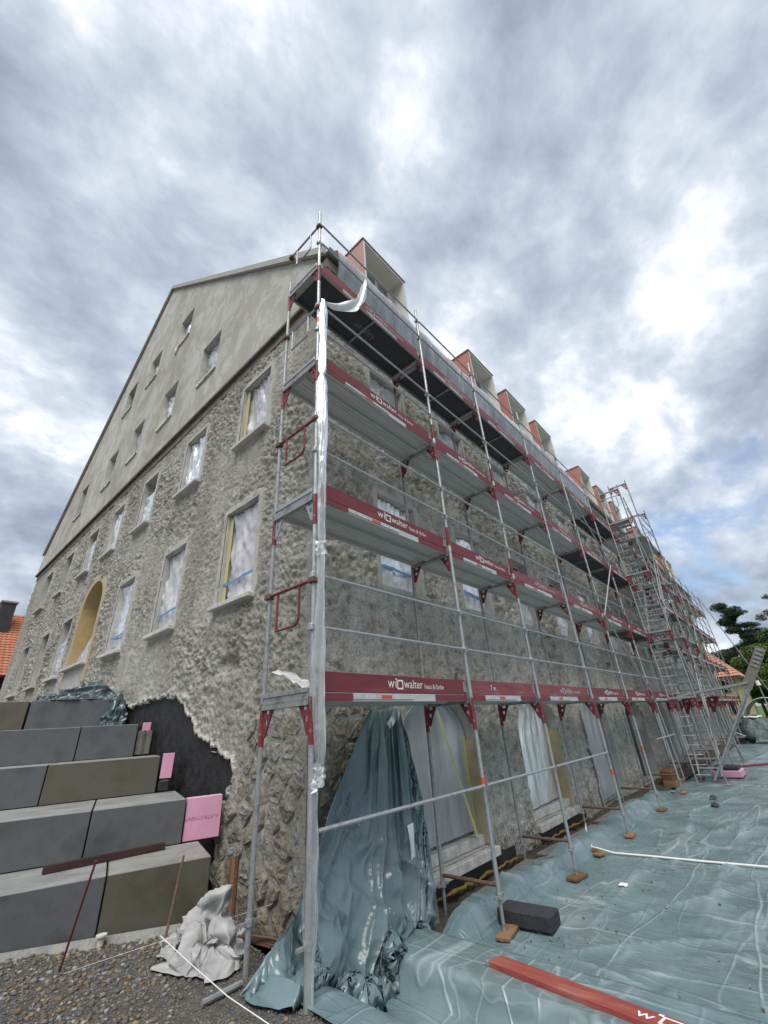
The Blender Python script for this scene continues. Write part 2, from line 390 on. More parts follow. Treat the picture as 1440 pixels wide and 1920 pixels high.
M['rooftile'] = pmat('roof_tile', (.26, .10, .06), (.36, .15, .09), 20, .85, bump=.3)
M['verge'] = pmat('verge', (.33, .325, .285), (.43, .425, .38), 8, .8)
M['ochre'] = pmat('ochre_arch', (.44, .32, .15), (.50, .38, .20), 5, .8)
M['ochre2'] = pmat('sandstone_arch', (.42, .34, .21), (.50, .42, .28), 5, .85, bump=.3)
M['granite'] = pmat('dark_granite', (.058, .064, .067), (.098, .104, .107), 2.6, .42, rough2=.6, bump=.16, bscale=150, c3=(.066, .07, .069), detail=11, edges=(.3, .72), spec=.6)
M['granite2'] = pmat('brown_granite', (.055, .048, .030), (.095, .085, .058), 2.2, .42, rough2=.6, bump=.16, bscale=150, c3=(.08, .083, .078), detail=11, edges=(.3, .72), spec=.6)
M['xps'] = pmat('pink_insulation', (.66, .32, .46), (.71, .37, .51), 5, .75, bump=.1, bscale=120)
M['xpstext'] = pmat('print_on_insulation', (.34, .14, .22), rough=.8)
M['concrete'] = pmat('mortar_bed', (.20, .20, .185), (.30, .30, .28), 8, .95, bump=.6, bscale=40)
M['tarp'] = None
M['wood'] = pmat('wet_wood', (.10, .045, .02), (.19, .09, .04), 6, .6, bump=.2, stretch=(1, 8, 8))
M['wood2'] = pmat('grey_wood', (.13, .12, .105), (.23, .215, .19), 5, .8, bump=.2, stretch=(1, 8, 8))
M['plank'] = pmat('scaffold_plank', (.17, .10, .05), (.27, .165, .085), 6, .7, bump=.15, stretch=(1, 8, 8))
M['darkred'] = pmat('dark_red_board', (.022, .010, .009), (.050, .016, .015), 5, .6)
M['rust'] = pmat('rusty_steel', (.09, .055, .04), (.17, .10, .07), 30, .8, bump=.3)
M['redrod'] = pmat('red_sprayed_steel', (.20, .02, .03), (.09, .04, .03), 14, .7)
M['cloth'] = pmat('white_cloth', (.30, .30, .295), (.42, .42, .41), 6, .9, bump=.2, bscale=150)
M['string'] = pmat('white_string', (.75, .75, .73), rough=.8)
M['black'] = pmat('black_foam', (.022, .023, .027), (.04, .042, .048), 30, .85, bump=.5, bscale=120)
M['soil'] = pmat('wet_soil', (.045, .036, .026), (.10, .082, .06), 7, .85, bump=.9, bscale=25, bdist=.04)
M['gravel'] = pmat('gravel_base', (.06, .055, .048), (.135, .125, .108), 18, .9, bump=1.0, bscale=45, bdist=.03)
M['leafd'] = pmat('dark_leaf', (.028, .055, .020), (.065, .11, .035), 1.2, .7)
M['leafm'] = pmat('mid_leaf', (.05, .10, .02), (.12, .18, .04), 1.0, .7)
M['leafb'] = pmat('grey_leaf', (.07, .085, .06), (.12, .14, .10), 1.0, .7)
M['pine'] = pmat('pine_needle', (.018, .034, .018), (.04, .065, .03), 1.0, .8)
M['bark'] = pmat('bark', (.06, .048, .036), (.12, .10, .075), 6, .9, bump=.6)
M['grass'] = pmat('grass', (.05, .09, .02), (.10, .15, .04), .6, .9)
M['rubber'] = pmat('rubber', (.012, .012, .013), rough=.7)

def lighten_tops(m, col, amt):
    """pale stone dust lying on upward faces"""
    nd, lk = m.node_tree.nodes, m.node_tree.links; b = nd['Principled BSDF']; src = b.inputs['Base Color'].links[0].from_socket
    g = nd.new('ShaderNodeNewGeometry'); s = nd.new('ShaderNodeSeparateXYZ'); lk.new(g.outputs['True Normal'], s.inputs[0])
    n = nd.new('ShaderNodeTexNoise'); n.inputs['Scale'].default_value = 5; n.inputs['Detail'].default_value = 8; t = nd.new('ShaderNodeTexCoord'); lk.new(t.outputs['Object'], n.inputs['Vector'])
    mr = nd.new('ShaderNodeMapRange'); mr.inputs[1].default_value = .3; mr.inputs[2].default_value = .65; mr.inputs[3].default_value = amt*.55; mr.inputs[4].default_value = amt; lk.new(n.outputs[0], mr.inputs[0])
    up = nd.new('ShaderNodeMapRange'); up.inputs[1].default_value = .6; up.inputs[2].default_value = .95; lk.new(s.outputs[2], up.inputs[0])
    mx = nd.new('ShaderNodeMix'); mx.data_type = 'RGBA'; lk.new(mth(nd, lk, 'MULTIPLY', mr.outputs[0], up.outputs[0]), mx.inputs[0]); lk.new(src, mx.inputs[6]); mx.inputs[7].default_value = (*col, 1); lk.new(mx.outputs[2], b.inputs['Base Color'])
for k_ in ('granite', 'granite2'): lighten_tops(M[k_], (.34, .345, .335), .8)  # treads paler than risers: brightness from above painted in

def tarp_mat(name='green_tarp', lines=1.0, tint=1.0):
    m = bpy.data.materials.new(name); m.use_nodes = True; nd, lk = m.node_tree.nodes, m.node_tree.links; b = nd['Principled BSDF']
    t = nd.new('ShaderNodeTexCoord')
    n = nd.new('ShaderNodeTexNoise'); n.inputs['Scale'].default_value = 1.3; n.inputs['Detail'].default_value = 8; n.inputs['Roughness'].default_value = .6; lk.new(t.outputs['Object'], n.inputs['Vector'])
    cr = nd.new('ShaderNodeAttribute'); cr.attribute_name = 'crease'
    n4 = nd.new('ShaderNodeTexNoise'); n4.inputs['Scale'].default_value = .9; n4.inputs['Detail'].default_value = 4; lk.new(t.outputs['Object'], n4.inputs['Vector'])
    lin = []; hs = []
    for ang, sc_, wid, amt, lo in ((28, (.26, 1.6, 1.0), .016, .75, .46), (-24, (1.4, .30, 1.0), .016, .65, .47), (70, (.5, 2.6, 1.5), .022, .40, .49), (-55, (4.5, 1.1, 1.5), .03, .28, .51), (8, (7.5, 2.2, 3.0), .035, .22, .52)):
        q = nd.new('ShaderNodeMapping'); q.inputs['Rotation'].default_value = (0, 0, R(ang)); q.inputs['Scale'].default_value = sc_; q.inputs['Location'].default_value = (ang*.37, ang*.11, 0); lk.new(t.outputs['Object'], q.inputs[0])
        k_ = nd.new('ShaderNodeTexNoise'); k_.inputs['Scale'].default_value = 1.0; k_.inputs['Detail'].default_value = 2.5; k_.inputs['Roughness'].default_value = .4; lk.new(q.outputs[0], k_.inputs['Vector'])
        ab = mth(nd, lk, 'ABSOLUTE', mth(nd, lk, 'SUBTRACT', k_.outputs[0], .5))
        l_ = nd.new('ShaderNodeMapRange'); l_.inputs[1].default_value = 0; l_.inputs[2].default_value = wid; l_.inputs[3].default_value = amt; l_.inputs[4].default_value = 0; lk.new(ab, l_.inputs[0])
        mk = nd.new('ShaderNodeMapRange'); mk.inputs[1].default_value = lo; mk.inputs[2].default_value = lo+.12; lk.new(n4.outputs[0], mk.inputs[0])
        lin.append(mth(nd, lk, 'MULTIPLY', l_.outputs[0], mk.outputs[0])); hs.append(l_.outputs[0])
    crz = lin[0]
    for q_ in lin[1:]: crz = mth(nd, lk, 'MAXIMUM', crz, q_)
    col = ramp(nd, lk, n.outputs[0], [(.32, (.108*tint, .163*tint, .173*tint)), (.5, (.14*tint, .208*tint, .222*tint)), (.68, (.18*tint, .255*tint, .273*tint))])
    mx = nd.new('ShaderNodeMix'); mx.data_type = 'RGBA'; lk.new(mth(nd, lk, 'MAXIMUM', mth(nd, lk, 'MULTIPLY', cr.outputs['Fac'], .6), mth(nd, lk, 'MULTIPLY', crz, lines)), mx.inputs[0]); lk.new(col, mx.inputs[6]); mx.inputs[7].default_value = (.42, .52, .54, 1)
    dn = nd.new('ShaderNodeTexNoise'); dn.inputs['Scale'].default_value = .9; dn.inputs['Detail'].default_value = 9; dn.inputs['Roughness'].default_value = .7; lk.new(t.outputs['Object'], dn.inputs['Vector'])
    dk = ramp(nd, lk, dn.outputs[0], [(.50, (0, 0, 0)), (.64, (1, 1, 1))]); mx2 = nd.new('ShaderNodeMix'); mx2.data_type = 'RGBA'; lk.new(mth(nd, lk, 'MULTIPLY', dk, .28), mx2.inputs[0]); lk.new(mx.outputs[2], mx2.inputs[6]); mx2.inputs[7].default_value = (.10, .115, .10, 1)
    lk.new(mx2.outputs[2], b.inputs['Base Color'])
    mr = nd.new('ShaderNodeMapRange'); mr.inputs[1].default_value = .38; mr.inputs[2].default_value = .62; mr.inputs[3].default_value = .16; mr.inputs[4].default_value = .34; lk.new(n.outputs[0], mr.inputs[0]); lk.new(mr.outputs[0], b.inputs['Roughness'])
    hh = hs[0]
    for q_ in hs[1:]: hh = mth(nd, lk, 'ADD', hh, q_)
    bp = nd.new('ShaderNodeBump'); bp.inputs['Strength'].default_value = .5*lines+.05; bp.inputs['Distance'].default_value = .02; lk.new(hh, bp.inputs['Height']); lk.new(bp.outputs[0], b.inputs['Normal'])
    b.inputs['Specular IOR Level'].default_value = .55
    return m
M['tarp'] = tarp_mat(); M['tarp2'] = tarp_mat('green_tarp_draped', .12, 1.0); M['tarp3'] = tarp_mat('dark_green_tarp', .1, .5)

# ------------------------------------------------------------------ shared heights
CX, CY = .72, .95                      # building corner
LEN = 40.0                             # length of the long front
GW = 19.7                              # gable width
RZ, RY, SL = 19.14, 10.5, .92          # ridge height, ridge y, slope
def ground_h(x, y):
    x = np.asarray(x, float); y = np.asarray(y, float)
    up = .40 + .10*np.clip(y-.7, 0, 1.4) - .05*np.clip(-y, 0, 3) + .06*np.clip(-x, 0, 2.2)*sstep(.3, 1.5, y)
    return up*(1-sstep(.15, .95, x))
def gl(a, b, s0, s1, forced=()):
    """graded line positions from a to b, step growing from s0 to s1, forced positions kept"""
    L = []; t = a
    while t < b:
        L.append(t); t += s0+(s1-s0)*min(1.0, (t-a)/(b-a))
    L.append(b); fo = sorted(set(round(q, 4) for q in forced if a < q < b)); out = []
    for q in L:
        if q in (a, b) or all(abs(q-w) > .45*(s0+(s1-s0)*(q-a)/(b-a)) for w in fo): out.append(q)
    return np.array(sorted(out+fo))

# ================================================================= GROUND
gx = np.concatenate([-np.geomspace(400, 4, 14), np.arange(-3.9, 4, .12), np.geomspace(4, 500, 22)])
gy = np.concatenate([-np.geomspace(400, 4, 14), np.arange(-3.9, 6, .12), np.geomspace(6, 500, 18)])
X, Y = np.meshgrid(gx, gy); Z = ground_h(X, Y) - .02
w = len(gx); I = np.arange(len(gy)*w).reshape(len(gy), w)
q = np.stack([I[:-1,:-1], I[:-1,1:], I[1:,1:], I[1:,:-1]], -1).reshape(-1, 4)
struct(npmesh('ground', np.stack([X, Y, Z], -1).reshape(-1, 3), q, M['gravel']))

# ================================================================= BUILDING
BLD = thing('stone_building', 'long grey rubble-stone building with plastered gable and salmon dormers under renovation', 'building', (CX, CY, 0))
# ---- openings -------------------------------------------------------------
GA = [(2.29, 3.23), (4.84, 5.76), (7.43, 8.30), (9.77, 10.63), (12.0, 12.92), (14.66, 15.57), (17.32, 18.3)]
GB = [(2.31, 3.31), (4.885, 5.84), (7.45, 8.42), None, (12.2, 13.15), (14.65, 15.57), (17.32, 18.3)]
gop = [(a, b, 6.98, 8.45) for a, b in GA]+[(q[0], q[1], 3.88, 5.53) for q in GB if q]
DOOR = (9.72, 11.38, 3.45, 5.45, .78)       # y0 y1 z0 spring rise
def inside_arch(u, v, a):
    u0, u1, z0, sp, ri = a; c = (u0+u1)/2; h = (u1-u0)/2
    return (u > u0) & (u < u1) & (v > z0) & ((v < sp) | (((u-c)/h)**2+((v-sp)/ri)**2 < 1))
FW = []                                    # front windows (x0,x1,z0,z1)
wx = [2.07+2.33*i for i in range(16)]
for x in wx:
    FW.append((x, x+.98, 3.88, 5.5)); FW.append((x, x+.98, 6.98, 8.33))
ARCH = [(2.2, 4.12, .40, 1.72, .66), (5.6, 7.46, .40, 1.72, .66), (9.1, 11.0, .05, 1.72, .66), (12.75, 14.65, .05, 1.72, .66)]
ARCH += [(16.4+3.65*i, 18.3+3.65*i, .3, 1.72, .66) for i in range(6)]
NICHE = (1.62, 1.86, 2.85, 3.55)

def rect_dist(u, v, rc):
    dx = np.maximum(np.maximum(rc[0]-u, u-rc[1]), 0); dy = np.maximum(np.maximum(rc[2]-v, v-rc[3]), 0)
    return np.hypot(dx, dy)
def corner_k(z): return .012+.05*(vn(z*2.1, z*0+3.3, 71)-.35)+.022*(vn(z*9, z*0+1.3, 72)-.5)
def rubble(u, v, seed, amp):
    wu, wv_ = u+.05*fbm(u*6, v*6, seed, 3), v+.05*fbm(u*6+9, v*6, seed+1, 3)
    f1, f2, idv = worley(wu*6.4, wv_*8.4, seed+3)
    tilt = (idv-.5)*2*(f1-.3)                                   # each stone face leans its own way
    bare = sstep(.42, .62, vn(u*1.1, v*1.1, seed+70))           # stones bare / smeared with old mortar
    st = (sstep(.0, .09, f2-f1)*(.5+.5*idv)+.5*tilt)*(.25+.75*bare)
    h1, h2, hid = worley(wu*26, wv_*30, seed+60); fine_ = sstep(.0, .3, h2-h1)*hid
    g1, g2, gid = worley(wu*15+.6*fbm(u*12, v*12, seed+4), wv_*19, seed+8); sm = sstep(.0, .25, g2-g1)*(.3+.7*gid)
    r1 = 1-2*np.abs(fbm(u*4.2+1.2*v, v*6.0-.8*u, seed+20, 5, .62)); r2 = 1-2*np.abs(fbm(u*11, v*13, seed+21, 3, .6))
    pit = (1-sstep(.0, .055, np.abs(fbm(u*3.6+.7*v, v*5.2, seed+30, 3))))*.55*bare+(1-sstep(.0, .07, np.abs(fbm(u*9, v*11, seed+31, 2))))*.22+sstep(.74, .86, vn(u*8+.5*v, v*12, seed+32))*.35*bare
    amp = amp*(.5+.95*sstep(.25, .7, vn(u*.75+3, v*.9, seed+71)))
    return amp*(.42*st+.30*sm+.22*fine_+.42*(r1-.72)+.30*(r2-.72)+.45*fbm(u*.9, v*.9, seed+40, 3)-pit-.1)

def wall_grid(name, us, vs, holes, arches, disp, xyz, mats, matf=None):
    U, V = np.meshgrid(us, vs); U = U.copy(); V = V.copy()
    uc = (U[:-1,:-1]+U[1:,1:])/2; vc = (V[:-1,:-1]+V[1:,1:])/2
    keep = np.ones(uc.shape, bool)
    for h in holes: keep &= ~((uc > h[0]) & (uc < h[1]) & (vc > h[2]) & (vc < h[3]))
    for a in arches:
        ins = inside_arch(U, V, a)|inside_arch(U, V-1e-4, a)
        allin = ins[:-1,:-1] & ins[1:,:-1] & ins[:-1,1:] & ins[1:,1:]
        keep &= ~(allin | inside_arch(uc, vc, a) & (vc < a[3]))
        c = (a[0]+a[1])/2; h = (a[1]-a[0])/2
        k = ins & (V > a[3])
        rr = np.sqrt(((U-c)/h)**2+((V-a[3])/a[4])**2)+1e-6
        touch = k & (rr > .55)
        U = np.where(touch, c+(U-c)/rr, U); V = np.where(touch, a[3]+(V-a[3])/rr, V)
        keep &= ~(inside_arch(uc, vc, (a[0], a[1], a[2], a[3], a[4]*.9)) & (vc > a[3]) & ~(touch[:-1,:-1]|touch[1:,:-1]|touch[:-1,1:]|touch[1:,1:]))
    D = disp(U, V); P = xyz(U, V, D)
    w = len(us); I = np.arange(len(vs)*w).reshape(len(vs), w)
    q = np.stack([I[:-1,:-1], I[:-1,1:], I[1:,1:], I[1:,:-1]], -1)[keep]
    mi = matf(uc, vc)[keep] if matf is not None else None
    used = np.unique(q); re = np.zeros(I.size, np.int64); re[used] = np.arange(len(used))
    o = npmesh(name, P.reshape(-1, 3)[used]-np.array([CX, CY, 0]), re[q], mats, mi, True, BLD)
    return o

# stone facing zones (built stone by stone further down)
def gzone(u, v):   # gable: y, z -> 1 where bare stonework shows
    edge = 2.22-.25*np.clip(u-1.5, 0, 2)+.10*fbm(u*3, v*3, 91)
    lim = 2.30+.1*fbm(v*3+5, u*3, 92)-.12*(v-1)+.5*(1-sstep(1.2, 1.4, v))
    return (v < edge) & (u < lim)
def fzone(u, v): return (v < 2.32+.07*fbm(u*3, v*3, 93)) & (u < 2.18)
BLACK = [(8.5, 2.55), (5.47, 2.66), (4.33, 2.68), (3.83, 2.39), (3.36, 2.05), (2.9, 1.87), (2.41, 1.73), (2.44, 1.36), (2.62, 1.25), (2.66, .3), (8.5, .3)]
def inpoly(x, y, P):
    r = np.zeros(np.shape(x), bool); n = len(P)
    for i in range(n):
        (x0, y0), (x1, y1) = P[i], P[(i+1) % n]
        if y0 == y1: continue
        r ^= ((y0 > y) != (y1 > y)) & (x < (x1-x0)*(y-y0)/(y1-y0)+x0)
    return r
def blackf(u, v):
    n1, n2 = .11*fbm(u*5, v*5, 95, 4, .6), .11*fbm(u*5+7, v*5, 96, 4, .6)
    return inpoly(u+n1, v+n2, BLACK)
def gdisp(U, V):
    amp = .052+.020*fbm(U*.5, V*.5, 50)
    d = rubble(U, V, 100, amp)
    df = np.full(U.shape, 9.)
    for h in gop: df = np.minimum(df, rect_dist(U, V, h))
    df = np.minimum(df, rect_dist(U, V, (DOOR[0]+.0, DOOR[1]-.0, DOOR[2], DOOR[3]+DOOR[4]*.8)))
    band = df+.05*fbm(U*5, V*5, 51)
    k = sstep(.115, .155, band); d = d*k+(1-k)*(.022+.006*fbm(U*9, V*9, 52))
    d -= .12*np.exp(-(((U-2.75)/.25)**2+((V-2.93)/.16)**2))*(.6+.8*vn(U*9, V*9, 77))      # broken-out hollow
    d -= .06*np.exp(-(((U-2.1)/.12)**2+((V-2.75)/.25)**2))
    patch = sstep(.03, .06, rect_dist(U, V, (6.75, 7.25, 3.0, 3.65))-.02*fbm(U*8, V*8, 4)); d = d*patch+.015*(1-patch)
    b = blackf(U, V); d = np.where(b, -.035+.004*fbm(U*8, V*8, 53), d)
    lip = blackf(U+.05, V-.05)|blackf(U, V-.06); d = np.where(lip & ~b, .03+.012*fbm(U*20, V*20, 55), d)
    z = gzone(U, V) & ~b; d = np.where(z, -.004+.024*fbm(U*7, V*7, 54, 5, .6), d)
    top = sstep(8.85, 9.05, V); d = d*(1-top)
    c = 1-sstep(.0, .22, U-CY); return d*(1-c)+corner_k(V)*c
def gxyz(U, V, D):
    c = 1-sstep(0, .22, U-CY); return np.stack([CX-D, U-corner_k(V)*c, V], -1)
def gmat(u, v):
    b = blackf(u, v); lip = (blackf(u+.045, v-.045)|blackf(u, v-.05)) & ~b
    df = np.full(u.shape, 9.)
    for h in gop: df = np.minimum(df, rect_dist(u, v, h))
    sur = df+.05*fbm(u*5, v*5, 51) < .11
    return np.where(b, 1, np.where(lip, 2, np.where(sur, 4, np.where(gzone(u, v), 3, 0))))
us = gl(CY, CY+GW, .019, .062, [q for h in gop for q in h[:2]]+[DOOR[0], DOOR[1]])
vs = gl(.2, 9.05, .021, .026, [q for h in gop for q in h[2:]]+[DOOR[2], DOOR[3]])
wall_grid('gable_wall', us, vs, gop, [DOOR], gdisp, gxyz, [M['wall'], M['bitumen'], M['cream'], M['mortar'], M['surround']], gmat)

fop = FW
def fdisp(U, V):
    rough = sstep(5.4, 6.6, V+1.0*fbm(U*.6, V*.8, 60))
    low = 1-sstep(2.3, 2.6, V)
    amp = .085+.008*rough+.030*fbm(U*.7, V*.7, 61)-.040*low
    d = rubble(U, V, 200, np.clip(amp, .020, 1))
    df = np.full(U.shape, 9.)
    for h in fop: df = np.minimum(df, rect_dist(U, V, h))
    k = sstep(.10, .15, df+.03*fbm(U*6, V*6, 62)); d = d*k+(1-k)*.016
    dn = rect_dist(U, V, NICHE); k = sstep(.0, .14, dn); d = d*k+.012*(1-k)
    d = np.where(dn <= 0, -.06, d)
    d -= .10*sstep(.3, .0, rect_dist(U, V, (4.9, 5.9, 5.45, 5.7)))*(vn(U*8, V*8, 64))       # broken lintel
    z = fzone(U, V); d = np.where(z, -.004+.024*fbm(U*7, V*7, 63, 5, .6), d)
    c = 1-sstep(.0, .22, U-CX); return d*(1-c)+corner_k(V)*c
def fxyz(U, V, D):
    c = 1-sstep(0, .22, U-CX); return np.stack([U-corner_k(V)*c, CY-D, V], -1)
def fmat(u, v):
    df = np.full(u.shape, 9.)
    for h in fop: df = np.minimum(df, rect_dist(u, v, h))
    return np.where(fzone(u, v), 1, np.where(df+.03*fbm(u*6, v*6, 62) < .11, 2, 0))
us = gl(CX, LEN, .022, .27, [q for h in fop for q in h[:2]]+[q for a in ARCH for q in a[:2]]+list(NICHE[:2]))
vs = gl(-.05, 9.75, .024, .030, [q for h in fop[:2] for q in h[2:]]+[q for a in ARCH[:3] for q in a[2:4]]+list(NICHE[2:]))
wall_grid('front_wall', us, vs, fop, ARCH, fdisp, fxyz, [M['wall_front'], M['mortar'], M['surround']], fmat)
# hidden sides close the shell
mb = MB(); mb.box((LEN-.3, CY+.1, 0), (LEN, CY+GW, 9.9)); mb.box((CX+.1, CY+GW-.3, 0), (LEN-.3, CY+GW, 9.9)); build('back_wall', mb, M['plaster'], BLD)

# ---- bare stones, one by one ------------------------------------------------
def clip(poly, p, q):
    m = ((p[0]+q[0])/2, (p[1]+q[1])/2); n = (q[0]-p[0], q[1]-p[1]); out = []
    for i in range(len(poly)):
        a, b = poly[i], poly[(i+1) % len(poly)]
        da = (a[0]-m[0])*n[0]+(a[1]-m[1])*n[1]; db = (b[0]-m[0])*n[0]+(b[1]-m[1])*n[1]
        if da <= 0: out.append(a)
        if da*db < 0:
            t = da/(da-db); out.append((a[0]+t*(b[0]-a[0]), a[1]+t*(b[1]-a[1])))
    return out
def stones(u0, u1, v0, v1, zone, place, seed):
    r = random.Random(seed); pts = []; v = v0
    while v < v1:
        h = r.uniform(.13, .27); u = u0-.1+r.uniform(0, .15)
        while u < u1+.1:
            wd = r.choice((r.uniform(.12, .2), r.uniform(.22, .42), r.uniform(.25, .36))); pts.append((u+wd/2+r.uniform(-.04, .04), v+h/2+r.uniform(-.08, .08), h/wd)); u += wd
        v += h
    for p in pts:
        if not (u0-.02 <= p[0] <= u1) or not bool(zone(np.array(p[0]), np.array(p[1]))): continue
        if p[1] < ground_h(CX, CY)-.1: pass
        poly = [(p[0]-.3, p[1]-.2), (p[0]+.3, p[1]-.2), (p[0]+.3, p[1]+.2), (p[0]-.3, p[1]+.2)]
        for q in pts:
            if q is p or abs(q[0]-p[0]) > .7 or abs(q[1]-p[1]) > .5: continue
            poly = clip(poly, p, q)
            if len(poly) < 3: break
        if len(poly) < 3: continue
        poly = [(max(q[0], u0+.004), q[1]) for q in poly]
        cx = sum(q[0] for q in poly)/len(poly); cy = sum(q[1] for q in poly)/len(poly)
        # densify + round + jitter
        dense = []
        for i in range(len(poly)):
            a, b = poly[i], poly[(i+1) % len(poly)]; L = math.hypot(b[0]-a[0], b[1]-a[1]); k = max(1, int(L/.06))
            for j in range(k): t = (j+.12)/k; dense.append((a[0]+(b[0]-a[0])*t, a[1]+(b[1]-a[1])*t))
        if len(dense) < 4: continue
        pr = r.uniform(-.006, .030); tilt = (r.uniform(-.12, .12), r.uniform(-.12, .12)); shrink = r.uniform(.008, .03)
        rings = []
        for sc, dd in ((1.02, -.05), (.97, pr*.55-.006), (.84, pr), (.45, pr+r.uniform(-.008, .014))):
            ring = []
            for (a, b) in dense:
                L = math.hypot(a-cx, b-cy)+1e-6; g = max(0, L-shrink)/L*sc
                j = r.uniform(-.006, .006)
                uu, vv = cx+(a-cx)*g+j, cy+(b-cy)*g+r.uniform(-.006, .006)
                d = dd+(0 if dd < 0 else r.uniform(-.007, .007)+tilt[0]*(uu-cx)+tilt[1]*(vv-cy))
                ring.append(place(max(uu, u0-.01), vv, d))
            rings.append(ring)
        n = len(dense); mbx = MB()
        vs_ = [q for ring in rings for q in ring]+[place(cx, cy, pr+.012)]
        fs_ = [(k*n+i, k*n+(i+1) % n, (k+1)*n+(i+1) % n, (k+1)*n+i) for k in range(3) for i in range(n)]+[(3*n+i, 3*n+(i+1) % n, 4*n) for i in range(n)]
        mbx.add(vs_, fs_); build('stone', mbx, M[r.choice(['stone', 'stone2', 'stone', 'stone2', 'stone3'])], BLD)
stones(CY-.02, 2.8, .3, 2.35, lambda u, v: gzone(u, v) & ~blackf(u, v), lambda u, v, d: (CX-d, u, v), 5)
stones(CX+.03, 2.2, .1, 2.4, fzone, lambda u, v, d: (u, CY-d, v), 6)

# ---- gable top: smooth plaster with openings --------------------------------
GLOW = [(4.83, 5.82), (7.34, 8.29), (9.83, 10.7), (12.15, 13.06), (15.4, 16.28)]
GUP = [(7.35, 8.28), (9.83, 10.77), (12.12, 13.1)]
gtop = [(a, b, 10.30, 11.70) for a, b in GLOW]+[(a, b, 13.72, 15.03) for a, b in GUP]
XG = CX-.055
outl = [(CY-.05, 9.16), (CY+GW+.05, 9.16), (CY+GW+.05, RZ-SL*(CY+GW+.05-RY)), (RY, RZ), (CY-.05, RZ-SL*(RY-CY+.05))]
loops = [[Vector((XG, a, b)) for a, b in outl]]+[[Vector((XG, h[0], h[2])), Vector((XG, h[0], h[3])), Vector((XG, h[1], h[3])), Vector((XG, h[1], h[2]))] for h in gtop]
flat = [v for l in loops for v in l]
mb = MB(); mb.add(flat, [tuple(t) for t in tessellate_polygon(loops)])
# returns of the proud plaster sheet
mb.add([(XG, CY-.05, 9.16), (CX+.2, CY-.05, 9.16), (CX+.2, CY+GW+.05, 9.16), (XG, CY+GW+.05, 9.16)], [(0, 1, 2, 3)])
mb.add([(XG, CY-.05, 9.16), (CX+.2, CY-.05, 9.16), (CX+.2, CY-.05, 10.3), (XG, CY-.05, 10.3)], [(0, 1, 2, 3)])
def gplast():
    m = bpy.data.materials.new('gable_plaster'); m.use_nodes = True; nd, lk = m.node_tree.nodes, m.node_tree.links; b = nd['Principled BSDF']
    b.inputs['Roughness'].default_value = .9; b.inputs['Specular IOR Level'].default_value = .2
    t = nd.new('ShaderNodeTexCoord'); mp_ = nd.new('ShaderNodeMapping'); mp_.inputs['Rotation'].default_value = (R(25), 0, 0); mp_.inputs['Scale'].default_value = (1, 1.25, .9); lk.new(t.outputs['Object'], mp_.inputs[0])
    n = nd.new('ShaderNodeTexNoise'); n.inputs['Scale'].default_value = 1.3; n.inputs['Detail'].default_value = 9; n.inputs['Roughness'].default_value = .66; n.inputs['Distortion'].default_value = .9; lk.new(mp_.outputs[0], n.inputs['Vector'])
    n2 = nd.new('ShaderNodeTexNoise'); n2.inputs['Scale'].default_value = .35; n2.inputs['Detail'].default_value = 4; lk.new(t.outputs['Object'], n2.inputs['Vector'])
    c = ramp(nd, lk, n.outputs[0], [(.38, (.41, .40, .345)), (.50, (.445, .435, .385)), (.53, (.505, .50, .455)), (.66, (.55, .545, .51))])
    c2 = ramp(nd, lk, n2.outputs[0], [(.35, (.86, .85, .82)), (.65, (1.06, 1.06, 1.06))])
    mx = nd.new('ShaderNodeMix'); mx.data_type = 'RGBA'; mx.blend_type = 'MULTIPLY'; mx.inputs[0].default_value = 1; lk.new(c, mx.inputs[6]); lk.new(c2, mx.inputs[7]); lk.new(mx.outputs[2], b.inputs['Base Color'])
    n3 = nd.new('ShaderNodeTexNoise'); n3.inputs['Scale'].default_value = 18; n3.inputs['Detail'].default_value = 6; lk.new(t.outputs['Object'], n3.inputs['Vector'])
    bp = nd.new('ShaderNodeBump'); bp.inputs['Strength'].default_value = .35; bp.inputs['Distance'].default_value = .02; lk.new(n3.outputs[0], bp.inputs['Height']); lk.new(bp.outputs[0], b.inputs['Normal'])
    return m
build('gable_plaster', mb, gplast(), BLD)
mb = MB(); mb.box((CX-.11, CY-.06, 9.09), (CX+.1, CY+GW+.06, 9.157)); build('ledge', mb, M['ledge'], BLD)
mb = MB(); mb.box((CX-.03, CY-.03, 8.90), (CX+.1, CY+GW, 9.087)); build('plaster_band', mb, M['band'], BLD)

# ---- roof -------------------------------------------------------------------
XR0, XR1 = CX-.12, LEN+.2
ROOF = MB()
for sg in (-1, 1):
    ye = RY+sg*(RY-.62); ze = RZ-SL*abs(ye-RY)
    nrm = Vector((0, -sg*-SL, 1)).normalized()*0.0
    pts = [(XR0, ye, ze+.02), (XR0, RY, RZ+.02), (XR0, RY, RZ+.17), (XR0, ye, ze+.17)]
    ROOF.poly([Vector(p) for p in pts], (XR1-XR0, 0, 0))
ro = build('roof', ROOF, M['rooftile'], BLD)
mb = MB()
for sg in (-1, 1):
    ye = RY+sg*(RY-.60); ze = RZ-SL*abs(ye-RY)
    mb.poly([Vector(p) for p in [(XR0-.03, ye, ze-.01), (XR0-.03, RY, RZ-.01), (XR0-.03, RY, RZ+.19), (XR0-.03, ye, ze+.19)]], (.08, 0, 0))
build('verge_board', mb, M['verge'], ro)
